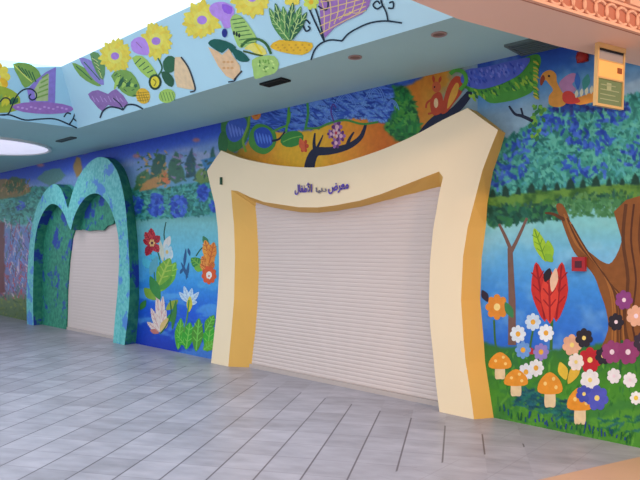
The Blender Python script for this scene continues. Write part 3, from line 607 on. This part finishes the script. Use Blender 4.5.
# long fascia
m = FMm(); m.poly([(72, 63), (81, 66), (92, 73), (101, 86), (92, 84), (80, 76)], GR, 2); m.poly([(79, 58), (90, 60), (100, 70), (104, 85), (95, 81), (86, 70)], (140, 130, 195), 2); m.poly([(90, 54), (98, 53), (105, 66), (103, 80), (96, 72)], (100, 145, 90), 2)
for a in ((76, 66, 92, 80), (84, 62, 100, 80), (93, 57, 101, 74)): m.stroke([a[:2], a[2:]], 1, GD)
for k in range(5): m.stroke([(92+k*2, 58+k*4), (98+k, 62+k*4)], .8, (190, 200, 130))
m.build('painted_leaf', fam, 'fan of green and lavender leaves')
def yflower(x, y, r, n, cx, sx=.95):
    m = FMm()
    for q in range(n*2):
        a = 6.283*q/n/2+.15*rnd.random(); rr = r*rnd.uniform(.85, 1.12); m.leaf(x, y, x+math.cos(a)*rr*sx, y+math.sin(a)*rr, r*.24, YE if q % 3 else (250, 200, 74), None)
    m.ell(x, y, r*.45*sx, r*.45, (255, 214, 100)); m.sub = Motif(m.pos, m.l0, m.gain); m.sub.k = m.k; m.sub.ell(x, y, r*.25, r*.22, cx); m.build('painted_flower', fam)
yflower(115, 56, 17, 11, (165, 125, 205)); yflower(156, 41, 18, 10, (165, 125, 205), .85); yflower(202, 20, 20, 10, (170, 130, 215)); yflower(252, -3, 22, 11, (170, 130, 215))
m = FMm(); m.poly([(88, 94), (98, 90), (108, 94), (116, 89), (128, 103), (119, 108), (108, 105), (102, 111), (94, 103)], (140, 108, 165), 2)
for k in range(8): m.stroke([(92+k*4, 96+(k % 2)*2), (95+k*4, 102)], .8, (175, 145, 195))
m.build('painted_petal', fam)
m = FMm(); m.poly([(111, 76), (120, 70), (131, 72), (139, 84), (140, 94), (133, 97), (122, 92)], GR, 2)
for k in range(6): m.leaf(114+k*4, 90-k*1, 120+k*3.5, 74+k*2.5, 2, GD if k % 2 else GL)
for k in range(14): x = 114+rnd.random()*22; y = 76+(x-114)*.5+rnd.uniform(-2, 10); m.stroke([(x, y), (x+3, y+rnd.uniform(-4, 4))], .8, (40, 85, 60))
m.build('painted_leaf', fam, 'dark and light green leaf bundle under the first yellow flower')
m = FMm(); m.ell(143, 96, 7, 8, YD, -20)
for k in range(4): m.stroke([(138+k*2.5, 91+k), (141+k*2.5, 102)], .7, (160, 130, 40)); m.stroke([(137, 93+k*2.6), (149, 92+k*2.6)], .7, (160, 130, 40))
m.build('painted_petal', fam, 'yellow cross-hatched petal')
m = FMm(); m.poly([(131, 42), (138, 37), (145, 39), (149, 48), (148, 55), (138, 54), (132, 50)], PL, 2); m.stroke([(136, 42), (142, 48)], 1, PU); m.build('painted_petal', fam, 'lilac round petal')
m = FMm(); m.poly([(132, 58), (142, 56), (152, 66), (160, 80), (152, 80), (141, 72)], GL, 2)
for k in range(5): m.stroke([(135+k*4, 64+k*3), (141+k*4, 58+k*4)], 1, GD)
m.build('painted_leaf', fam)
m = FMm(); m.ell(155, 82, 6.5, 8, (40, 65, 45)); m.ell(155, 82, 4.4, 5.8, (235, 205, 60)); m.stroke([(153, 79), (156, 82), (154, 86)], 1, (130, 120, 40)); m.stroke([(158, 76), (162, 68), (158, 58)], 1.5, GD); m.build('painted_ring', fam, 'dark ring around a yellow spot, lower left of the fascia')
m = FMm(); m.poly([(163, 62), (168, 56), (175, 58), (175, 70), (168, 73), (164, 70)], GD, 2); m.poly([(161, 72), (169, 73), (174, 80), (172, 87), (165, 83)], (45, 90, 65), 2); m.build('painted_leaf', fam, 'dark green leaf pair beside the first peach cone')
m = FMm(); m.ell(167, 96, 8.5, 7, GL, -10)
for k in range(5): m.stroke([(160+k*3, 92), (163+k*3, 101)], .7, (90, 140, 70))
m.build('painted_leaf', fam)
m = FMm(); m.poly([(175, 57), (181, 57), (187, 66), (192, 78), (195, 90), (187, 89), (177, 87), (174, 75)], (226, 194, 154), 0); m.stroke([(181, 57), (188, 67), (193, 80), (195, 90), (190, 92)], 1.5, (50, 60, 70)); m.build('painted_cone', fam, 'peach-coloured cone with a dark edge')
m = FMm(); m.stroke([(100, 118), (103, 111), (110, 107), (118, 108), (123, 110)], 1.6, INK); m.stroke([(123, 110), (127, 105), (135, 105), (143, 109)], 1.6, INK); m.stroke([(123, 110), (120, 104), (113, 98)], 1, INK); m.build('painted_scroll', fam, 'black arched line under the lavender petal')
m = FMm(); m.poly([(209, 8), (214, 3), (224, 2), (233, 7), (234, 14), (230, 20), (231, 27), (224, 28), (221, 21), (212, 15)], PL, 2); m.poly([(222, 4), (232, 7), (231, 14), (224, 12)], (145, 95, 210), 2); m.build('painted_petal', fam, 'violet petal between two yellow flowers')
m = FMm(); m.ell(224.5, 33, 2.8, 4.5, (40, 50, 130)); m.build('painted_bud', fam)
m = FMm(); m.poly([(230, 20), (236, 14), (244, 19), (252, 30), (257, 40), (250, 45), (240, 48), (236, 42), (233, 34)], (160, 196, 110), 2)
for k in range(7): m.stroke([(231+k*1.6, 20+k*4), (243+k*2.2, 18+k*4)], 1, (70, 120, 70))
for k in range(3): m.ell(234+k*2.6, 33+k*1.2, 1.2, 2.2, (35, 50, 50))
m.build('painted_leaf', fam, 'light green leaf striped with dark lines')
m = FMm(); m.stroke([(241, 47), (247, 41), (257, 39), (266, 44), (271, 54)], 2.6, (55, 100, 50)); m.poly([(244, 49), (252, 43), (262, 46), (267, 54), (258, 55), (250, 50)], (235, 212, 110), 2); m.stroke([(254, 42), (262, 54)], 2, (245, 205, 50)); m.stroke([(243, 51), (254, 54), (263, 56)], 1.8, (70, 90, 40)); m.build('painted_petal', fam)
m = FMm(); m.poly([(208, 43), (214, 39), (226, 41), (236, 47), (232, 53), (228, 48), (222, 53), (213, 48)], (30, 92, 82), 2); m.poly([(232, 49), (241, 51), (250, 60), (243, 62), (236, 59)], (30, 92, 82), 2); m.build('painted_leaf', fam, 'dark teal leaf over the peach bud')
m = FMm(); m.poly([(208, 47), (217, 51), (222, 55), (229, 49), (233, 56), (240, 66), (240, 73), (234, 80), (226, 76), (218, 66)], (226, 186, 145), 0)
for k in range(6): m.ell(224+(k % 3)*4, 62+(k//3)*6, 1.6, 1.2, (210, 160, 110))
m.stroke([(234, 80), (239, 74), (242, 71)], 1.6, (60, 60, 60)); m.stroke([(228, 82), (234, 81), (236, 78)], 1.3, INK); m.build('painted_bud', fam, 'peach-coloured bud with pointed tips')
m = FMm(); m.poly([(252, 60), (262, 56), (274, 56), (279, 64), (275, 73), (265, 76), (255, 79), (253, 70)], (160, 196, 110), 2)
for k in range(22): a = rnd.uniform(0, 6.28); r_ = rnd.uniform(1, 9); m.ell(266+r_*math.cos(a), 66+r_*.8*math.sin(a), 1.3, .8, rnd.choice([(110, 160, 70), (190, 215, 130), (90, 140, 70)]), rnd.uniform(0, 90))
m.build('painted_bud', fam, 'pale green speckled round fruit near the ceiling vent')
m = FMm()
for k, (x, y) in enumerate(((269, 8), (275, 3), (283, 6), (293, 2), (301, 6), (307, 12), (272, 18), (299, 18))): m.leaf(288+(k-4)*.8, 41, x, y, 4.4, GD if k % 2 else (85, 140, 80), (175, 205, 130))
m.build('painted_leaf', fam, 'fan of long green leaves over the yellow petal')
m = FMm(); m.poly([(270, 46), (279, 40), (296, 41), (312, 43), (311, 50), (302, 55), (286, 53), (275, 50)], YD, 2)
for k in range(16): m.ell(276+k*2.2, 45+(k % 3)*2.6, 1.1, .9, (200, 150, 50))
m.build('painted_petal', fam, 'long yellow petal')
m = FMm(); m.flower(292, -3, 10, 8, YE, (200, 110, 150), .2, .95); m.flower(311, 2, 8, 7, (200, 215, 90), YD, .3); m.build('painted_flower', fam)
m = FMm(); m.poly([(318, -6), (372, -8), (369, 6), (362, 14), (348, 20), (334, 28), (325, 38), (321, 24)], PU, 0)
for k in range(6): m.stroke([(320+k*9, -4), (324+k*7, 12), (324+k*5, 32-k*4)], .9, (215, 190, 120))
for k in range(5): m.stroke([(320, 2+k*8), (340, -1+k*6), (366, -6+k*4)], .9, (215, 190, 120))
m.build('painted_petal', fam, 'large purple petal netted with yellow lines')
m = FMm()
for p in ([(306, -6), (309, 8), (315, 22), (324, 41)], [(310, -4), (318, 16), (324, 40)], [(310, 24), (306, 20), (303, 25), (306, 31), (310, 29), (308, 26)], [(318, 6), (326, 10), (328, 2), (322, -2)], [(311, 60), (314, 51), (320, 44), (330, 40), (342, 41)], [(342, 41), (348, 34), (358, 28), (370, 23), (385, 21), (402, 23)], [(388, 21), (386, 12), (382, 4), (380, -4)], [(382, 6), (377, 9), (373, 5), (377, 1), (380, 4)], [(388, 8), (393, 8), (393, 2), (389, 3)]): m.stroke(p, 1.6, INK)
m.build('painted_scroll', fam, 'thick black scrolls and double arch at the right end')

# ------------------------------------------------------------------ things in the soffit
lamp_on = mat('lit_diffuser', (240, 235, 250), .5, 0, emit=((225, 222, 245), .75)); white = mat('white_metal', (220, 220, 220), .4)
ctr = soff(-12, 145); 
o = empty('round_ceiling_light', 'large round glowing ceiling light in the soffit at the far left', 'ceiling light')
q = MB(); q.lathe((ctr.x, ctr.y, ZT), (0, 0, -1), [(1.0, 0), (1.0, .03), (.96, .04), (.94, .02)], 48); q.build('rim', white, o)
q = MB(); q.lathe((ctr.x, ctr.y, ZT), (0, 0, -1), [(.95, .012), (.95, .02), (.5, .028), (.01, .03)], 48); q.build('diffuser', lamp_on, o, True)
l = bpy.data.lights.new('ceiling_light_glow', 'AREA'); l.shape = 'DISK'; l.size = 1.8; l.energy = 25; l.color = (.95, .93, 1); lo = bpy.data.objects.new('ceiling_light_glow', l); COL.objects.link(lo); lo.location = (ctr.x, ctr.y, ZT-.05); lo.parent = o
vent_m = mat('vent_metal', (70, 82, 84), .5); vdark = mat('vent_dark', (28, 34, 36), .8)
def vent(px, py, ls, ld, label, m_=vent_m, n=6):
    c = soff(px, py); o = empty('ceiling_vent', label, 'vent'); z = Vector((0, 0, 1))
    f = MB(); a = c-T*ls/2-N*ld/2
    f.box(a-z*.02, T*ls, N*.025, z*.02); f.box(a+N*(ld-.025)-z*.02, T*ls, N*.025, z*.02); f.box(a+N*.025-z*.02, T*.025, N*(ld-.05), z*.02); f.box(a+N*.025+T*(ls-.025)-z*.02, T*.025, N*(ld-.05), z*.02)
    f.build('frame', m_, o)
    b = MB(); b.box(a+N*.025+T*.025-z*.006, T*(ls-.05), N*(ld-.05), z*.006); b.build('backing', vdark, o)
    s_ = MB()
    for k in range(n):
        y0 = .03+(ld-.06)*(k+.2)/n; s_.box(a+N*y0+T*.025-z*.018, T*(ls-.05), N*(ld-.06)/n*.4, z*.011)
    s_.build('louvre', m_, o)
vent(275, 81.5, .34, .14, 'small dark square vent grille in the soffit above the left of the cream arch', vdark)
vent(533, 45, .36, .36, 'square grey vent grille in the soffit near the hanging exit sign', mat('vent_grey', (95, 112, 112), .5))
vent(66, 139, .55, .10, 'narrow dark slot vent in the soffit beside the round glowing light', vent_m, 2)
for (px, py, lab) in ((439, 34, 'pinkish recessed spotlight in the soffit right of the fascia scrolls'), (355, 57, 'small recessed spotlight in the soffit under the black fascia scroll')):
    c = soff(px, py); o = empty('recessed_spotlight', lab, 'spotlight', group='recessed spotlights in the soffit')
    q = MB(); q.lathe((c.x, c.y, ZT), (0, 0, -1), [(.065, 0), (.065, .008), (.05, .010), (.045, .003)], 24); q.build('trim_ring', mat('spot_ring', (165, 140, 135), .5), o)
    q = MB(); q.lathe((c.x, c.y, ZT), (0, 0, -1), [(.044, .001), (.044, .004), (.02, .006)], 24); q.build('lens', mat('spot_lens', (120, 95, 90), .3), o)

# ------------------------------------------------------------------ cream arch
cream = mat('cream_paint', (243, 218, 182), .55, .03, 3); ochre = mat('ochre_paint', (226, 176, 92), .6, .05, 3)
arch = empty('portal_arch', 'big cream arch with flared corners and ochre sides framing the wide roller shutter', 'arch')
DF = .18
def fr(p): return wpt(p[0], p[1], DF)
def bk(p):
    q = wpt(p[0], p[1], DF); return q+N*(DF-.001)
pairs = []                                                     # (front px, back px or None = straight back)
outer_l = [(211, None), (213.5, 340), (215.8, 320), (217.5, 300), (219, 275), (219, 255), (217.7, 227), (215, 205), (211, 189), (207, 171)]
top_e = [(214, 160.5), (221, 150.5)]+spline([(221, 150.5), (239, 157.5), (257.8, 162), (278, 165.3), (300, 167.2), (316, 167.4), (332.5, 165), (355, 158.7), (380, 150.3), (400, 142), (420, 132.5), (442.5, 120), (467.5, 108)], 2)[1:]+[(483, 119.5)]
for p in outer_l+top_e: pairs.append((p, None))
for a, b in (((498, 130), (505.5, 133)), ((490, 150), (500.5, 150)), ((482.5, 170), (493, 172)), ((474, 203), (487.6, 203)), ((467.7, 227), (486, 228)), ((463, 257), (482, 258)), ((461, 300), (480.5, 300)), ((463.5, 340), (484, 340)), ((465.6, 362), (485.4, 362)), ((470, 390), (489.7, 390)), ((474, None), (494, None))): pairs.append((a, b))
for a, b in (((439.4, None), (446, None)), ((436, 384), (445, 384)), ((433, 353), (443, 353)), ((430, 325), (440, 325)), ((429, 298), (438, 298)), ((430, 262), (438, 262)), ((433, 230), (440, 230)), ((439, 195), (445, 200)), ((443, 177), (447, 189)), ((439, 171.5), (440, 187)), ((426, 176.5), (427, 190.5)), ((402, 186), (403, 196.5)), ((380, 194.5), (381, 202)), ((360, 200.6), (361, 207)), ((336, 205.2), (337, 211)), ((317.5, 207.5), (319, 213)), ((298.7, 207.2), (301, 212.5)), ((280, 204.4), (285, 210)), ((264, 202), (272, 207.5)), ((250, 197), (262, 204.5)), ((237.5, 191), (257, 203)), ((231, 190.2), (256.6, 207)), ((232.5, 210), (258, 222)), ((234, 225), (259, 240)), ((235, 257), (260, 270)), ((234, 300), (259, 300)), ((231.4, 331), (256.6, 331)), ((229.5, 352), (254, 352)), ((228.3, None), (252.5, None))): pairs.append((a, b))
front = [fr(a) for a, b in pairs]; back = [(bk(a) if b is None else wpt(b[0], b[1], .001)) for a, b in pairs]
loft('arch_frame', front, back, cream, ochre, arch)
q = MB(); c = wpt(222, 181, DF); q.box(c-T*.012-Vector((0, 0, .05)), T*.024, -N*.03, (0, 0, .1)); q.build('latch', mat('latch_green', (40, 80, 60), .5), arch)
# sign lettering
sign = empty('sign_lettering', 'purple raised Arabic shop lettering on the cream arch beam', 'sign')
ink1 = mat('sign_purple', (88, 62, 170), .5); ink2 = mat('sign_grey', (120, 112, 130), .5)
def word(txt, x0, x1, ybase, hpx, m, name, label=None):
    cu = bpy.data.curves.new(name, 'FONT'); cu.body = txt; cu.size = 1; cu.extrude = .02; cu.offset = .028
    t = bpy.data.objects.new(name, cu); COL.objects.link(t); bpy.context.view_layer.update()
    me = bpy.data.meshes.new_from_object(t.evaluated_get(bpy.context.evaluated_depsgraph_get())); bpy.data.objects.remove(t); me.name = name
    co = np.array([v.co[:] for v in me.vertices]); mn, mxx = co.min(0), co.max(0)
    for v in me.vertices:
        fx = (v.co.x-mn[0])/(mxx[0]-mn[0]); fy = (v.co.y-mn[1])/(mxx[1]-mn[1])
        px = x0+(x1-x0)*fx; py = ybase[0]+(ybase[1]-ybase[0])*fx-hpx*fy
        v.co = wpt(px, py, DF+.002+(v.co.z+.02)*.3)
    me.materials.clear(); me.materials.append(m); me.update()
    o = bpy.data.objects.new(name, me); COL.objects.link(o); o.parent = sign
    if label: o['label'] = label
word('\uFEBD\uFEAE\uFECC\uFEE3', 328, 348.5, (194.5, 191.5), 10.5, ink1, 'lettering')
word('\uFE8E\uFEF4\uFEE7\uFEA9', 315.5, 326.5, (193.5, 192.8), 6, ink2, 'lettering', 'small grey word')
word('\uFEDD\uFE8E\uFED4\uFEC3\uFEF7\uFE8D', 294.5, 312, (195, 194.5), 12, ink1, 'lettering')

# ------------------------------------------------------------------ roller shutters
shut_m = mat('shutter_enamel', (214, 196, 190), .5, .03, 2); bar_m = mat('shutter_bar', (190, 174, 168), .5)
def shutter(label, xa, xb, yt_a, yt_b, d, slat, hk=1):
    """ribbed curtain hanging from the lintel to the floor"""
    o = empty('roller_shutter', label, 'shutter', group='roller shutters')
    pa = wpt(xa, None, d); pb = wpt(xb, None, d); sa, sb = s_of(pa), s_of(pb)
    zt = max(wpt(xa, yt_a, d).z, wpt(xb, yt_b, d).z); v, f = [], []; n = int((zt-.05)/slat); prof = []
    for k in range(n):
        z0 = .05+k*slat
        for t, h in ((0, .0), (.15, .0035), (.4, .005), (.7, .0045), (.9, .002), (.97, .0)): prof.append((z0+t*slat, h*hk))
    cols = 14
    for (z, h) in prof:
        for j in range(cols+1): v.append(sdz(sa+(sb-sa)*j/cols, d+h, z))
    for i in range(len(prof)-1):
        for j in range(cols): a = i*(cols+1)+j; f.append((a, a+1, a+cols+2, a+cols+1))
    link_mesh('curtain', v, f, shut_m, o)
    q = MB(); q.box(sdz(sa, d+.004, 0), T*(sb-sa), -N*.016, (0, 0, .05)); q.build('bottom_bar', bar_m, o); return o
shutter('wide off-white roller shutter with fine ribs under the cream arch', 250, 449, 203, 185, .006, .046, .9)
shutter('narrow off-white roller shutter inside the green twin-arched gateway', 62, 122, 225, 218, .006, .058, .35)

# ------------------------------------------------------------------ green twin-arched gateway
gate = empty('twin_arch_gateway', 'teal twin-arched gateway painted with blue blossoms at the left', 'gateway')
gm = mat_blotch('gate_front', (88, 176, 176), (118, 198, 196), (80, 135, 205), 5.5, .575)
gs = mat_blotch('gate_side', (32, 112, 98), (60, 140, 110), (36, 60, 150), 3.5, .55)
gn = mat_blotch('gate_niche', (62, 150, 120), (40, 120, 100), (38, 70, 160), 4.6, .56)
DG = .22
go = [(27, None), (26.5, 300), (27.5, 270), (30, 240), (35, 213), (42, 196), (49, 187), (55, 184), (61, 189), (65, 199), (68, 209), (72, 194), (78, 178), (86, 166), (94, 159), (101, 157), (109, 160), (117, 171), (122, 187), (125.5, 207), (128, 238), (129.5, 270), (129, 305), (124.5, None)]
gb = {16: (115, 159), 17: (124, 168), 18: (130, 184), 19: (134, 206), 20: (137.5, 238), 21: (139, 270), 22: (139, 305), 23: (136, None), 15: (105, 157)}
gi = [(113, None), (115, 318), (117.5, 290), (119, 262), (118.5, 240), (115, 221), (109, 205), (101, 195.5), (93, 193.5), (85, 198), (78, 208), (73.5, 219), (71, 230), (68.5, 226), (64, 214), (58, 206), (51, 204), (44, 211), (38, 225), (34.5, 245), (33.5, 270), (33, 300), (33.5, None)]

fg, bgk = [], []
for k0, run in ((0, go), (100, gi)):
    P = [wpt(a, b, DG) for a, b in run]; Bk = [wpt(*gb[i+k0], .001) if (i+k0) in gb else P[i]+N*(DG-.001) for i in range(len(run))]
    cusp = {10} if k0 == 0 else {12}
    segs = []; cuts = [0]+sorted(cusp)+[len(run)-1]
    for c0, c1 in zip(cuts, cuts[1:]):
        fa = spline([tuple(v) for v in P[c0:c1+1]], 3); ba = spline([tuple(v) for v in Bk[c0:c1+1]], 3)
        if c0: fa, ba = fa[1:], ba[1:]
        fg += [Vector((a[0], a[1], max(0, a[2]))) for a in fa]; bgk += [Vector((a[0], a[1], max(0, a[2]))) for a in ba]
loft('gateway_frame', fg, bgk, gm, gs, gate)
def flat_panel(name, pts, d, th, m, parent, label=None):
    a = [wpt(x, y, d+th) for x, y in pts]; b = [wpt(x, y, d+th)+N*(th-.0005) for x, y in pts]; o = loft(name, a, b, m, m, parent)
    if label: o['label'] = label
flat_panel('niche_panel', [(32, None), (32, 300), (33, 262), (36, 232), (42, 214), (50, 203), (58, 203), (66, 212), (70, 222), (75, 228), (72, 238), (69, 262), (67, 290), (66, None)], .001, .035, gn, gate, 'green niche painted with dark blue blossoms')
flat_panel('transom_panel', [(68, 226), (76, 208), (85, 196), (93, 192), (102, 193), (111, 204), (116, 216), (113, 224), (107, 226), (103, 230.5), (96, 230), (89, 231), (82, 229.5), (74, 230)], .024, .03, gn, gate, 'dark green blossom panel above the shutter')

# ------------------------------------------------------------------ beam at the right, lattice band and slats
bpk = mat('beam_pink', (250, 205, 182), .6, .04, 2); bor = mat('beam_orange', (238, 182, 152), .6, .05, 3); bdk = mat('beam_shade', (150, 92, 62), .7)
B = Vector((.8595, .5112, 0)).normalized(); A0 = hpt(557, 46, 1.45); A1 = hpt(640, 66, 1.45); B = (A1-A0).normalized(); Q = Vector((B.y, -B.x, 0))
Bm1 = hpt(458, 19, 1.45); Bm0 = hpt(411, 0, 1.45); bw = .36; zb = EYE+1.45; up = Vector((0, 0, 1))
fwd = [Bm0-(Bm1-Bm0).normalized()*4, Bm0, Bm1, A0, A1+B*.04]
near = []
for i, p in enumerate(fwd):
    a = fwd[max(0, i-1)]; b = fwd[min(len(fwd)-1, i+1)]; d = (b-a).normalized(); near.append(p+Vector((d.y, -d.x, 0))*bw)
nA = hpt(520, 0, 1.45); nB = hpt(640, 36, 1.45); nv = (nB-nA).normalized()
near = [nA+nv*nv.dot(p-nA) for p in fwd]; near[-1] = at_D(nA, nB, 5.245); fwd[-1] = at_D(A0, A1, 5.245)
beam = MB(); n = len(fwd); H_ = 1.0
beam.v = fwd+near+[p+up*H_ for p in fwd]+[p+up*H_ for p in near]
for i in range(n-1):
    beam.f += [(i, i+1, n+i+1, n+i), (2*n+i, 2*n+i+1, i+1, i), (n+i, n+i+1, 3*n+i+1, 3*n+i), (3*n+i, 3*n+i+1, 2*n+i+1, 2*n+i)]; beam.m += [0, 1, 1, 1]
beam.f += [(0, n, 3*n, 2*n), (n-1, 3*n-1, 4*n-1, 2*n-1)]; beam.m += [0, 0]
bo = beam.build('trim_4', [bpk, bpk]); struct(bo)
lat = empty('lattice_frieze', 'peach frieze of interlaced rings under vertical slats along the pink beam', 'frieze')
nA = hpt(520, 0, 1.45); nd_ = near[-1]-near[-2]; nd_.normalize(); nq = Vector((nd_.y, -nd_.x, 0)); st = near[-2]-nd_*1.2; ln = (near[-1]-st).length
q = MB(); q.box(st+nq*.0, nd_*ln, nq*.012, up*.165); q.build('backing', mat('frieze_back', (196, 122, 98), .7), lat)
q = MB(); q.box(st+nq*.012, nd_*ln, nq*.022, up*.018); q.box(st+nq*.012+up*.147, nd_*ln, nq*.022, up*.02); q.build('moulding', bor, lat)
q = MB(); step = .112; r0 = .056
for k in range(int(ln/step)):
    c = st+nd_*(k+.5)*step+nq*.02+up*.083
    pts = [c+nd_*math.cos(t)*r0*1.12+up*math.sin(t)*r0 for t in [2*math.pi*j/14 for j in range(15)]]; q.tube(pts, .011, 6)
q.build('ring_lattice', bor, lat)
q = MB()
for k in range(int(ln/.19)):
    q.box(st+nd_*k*.19+nq*.0+up*.167, nd_*.13, nq*.05, up*.62)
q.build('slat_screen', bor, lat)
q = MB(); q.box(st+up*.167-nq*.0, nd_*ln, nq*.008, up*.62); q.build('slat_backing', mat('slat_back', (190, 125, 98), .7), lat)
# hall ceiling over the visitor
hc = MB(); a = near[0]+up*1.0-nd_*1; hc.box(Vector((a.x, a.y, EYE+2.3)), nd_*12, nq*9, up*.1); struct(hc.build('ceiling', mat('hall_ceiling', (225, 190, 165), .8)))

# ------------------------------------------------------------------ hanging exit sign
gold = mat('brass_frame', (228, 182, 118), .35, .03, metal=.3); ex = empty('exit_sign', 'brass-framed hanging exit sign with orange lit box and green panel under the pink beam', 'sign')
C0 = hpt(595, 43, 1.45); ub = (B*.97+Vector((0,0,0))).normalized(); wS = .31; hS = .445; zt = zb; tilt = Vector((-.035, 0, -1)).normalized(); dn = tilt; th = Q*.04
P_ = lambda u, v, w=0: C0+ub*u+dn*v+Q*w
def bx(u0, u1, v0, v1, w0, w1, m, name): 
    q = MB(); q.box(P_(u0, v0, w0), ub*(u1-u0), dn*(v1-v0), Q*(w1-w0)); return q
q = bx(0, wS, 0, .035, 0, .03, gold, ''); q.build('mounting_plate', gold, ex)
q = bx(.03, wS-.02, .037, .05, .0, .025, None, ''); q.build('slot', mat('slot_dark', (45, 35, 30), .7), ex)
q = bx(.02, wS-.02, .05, .115,   .006, .02, None, ''); q.build('housing', mat('housing_grey', (165, 150, 145), .5), ex)
q = MB()
for (u0, u1, v0, v1) in ((0, .018, .035, hS), (wS-.018, wS, .035, hS), (.018, wS-.018, .235, .248), (.018, wS-.018, hS-.018, hS), (.018, wS-.018, .112, .122)): q.box(P_(u0, v0, 0), ub*(u1-u0), dn*(v1-v0), Q*.026)
q.build('frame', gold, ex)
q = bx(.018, wS-.018, .122, .235, .006, .024, None, ''); q.build('lamp_box', mat('lamp_box', (240, 165, 90), .4, emit=((245, 165, 90), .45)), ex)
q = MB(); q.box(P_(wS-.085, .15, .024), ub*.05, dn*.04, Q*.004); q.build('badge', mat('badge_brown', (150, 80, 40), .5), ex)
q = bx(.018, wS-.018, .248, hS-.018, .010, .018, None, ''); q.build('green_panel', mat('green_acrylic', (112, 128, 88), .2, .1, 8, emit=((110, 130, 80), .05)), ex)
q = MB()
for k in range(4): q.box(P_(.05, .285+k*.034, .018), ub*(.21 if k % 2 else .17), dn*.006, Q*.002)
q.box(P_(.12, .27, .018), ub*.05, dn*.05, Q*.002)
q.build('marking', mat('sign_mark', (165, 172, 130), .4), ex)

# fire call point and alarm bell
fc = empty('fire_call_point', 'small dark red square fire call point on the wall left of the big painted tree', 'fire alarm')
c = wpt(580, 264, .012); q = MB(); q.box(c-T*.055-up*.06, T*.11, -N*.04, up*.12); q.build('housing', mat('alarm_red', (165, 35, 45), .4), fc)
q = MB(); q.box(c-T*.028-up*.03-N*.04, T*.056, -N*.004, up*.056); q.build('window', mat('alarm_pane', (80, 25, 40), .3), fc)
fb = empty('alarm_bell', 'red fire alarm bell high on the wall beside the exit sign', 'bell')
c = wpt(583, 57, .008); q = MB(); q.lathe(c, -N, [(.05, 0), (.05, .03), (.04, .045), (.02, .055), (.01, .056)], 24); q.build('gong', mat('bell_red', (160, 38, 30), .4), fb, True)
q = MB(); q.box(c-T*.045-up*.045, T*.09, -N*.02, up*.09); q.build('striker_box', mat('striker_red', (150, 35, 30), .5), fb)

# ------------------------------------------------------------------ put every thing's origin at its own base
bpy.context.view_layer.update()
def family(o):
    out = [o]
    for c in [x for x in bpy.data.objects if x.parent == o]: out += family(c)
    return out
done = set()
for r in [o for o in bpy.data.objects if o.parent is None and o.get('category')]:
    fam_ = family(r); pts = [v.co for o in fam_ if o.type == 'MESH' for v in o.data.vertices]
    a = np.array([p[:] for p in pts]); mn, mxx = a.min(0), a.max(0); L_ = Vector((float(mn[0]+mxx[0])/2, float(mn[1]+mxx[1])/2, float(mn[2])))
    for o in fam_:
        if o.type == 'MESH' and o.data.name not in done: o.data.transform(Matrix.Translation(-L_)); done.add(o.data.name)
        elif o.type == 'LIGHT': o.location = o.location-L_
    r.location = L_
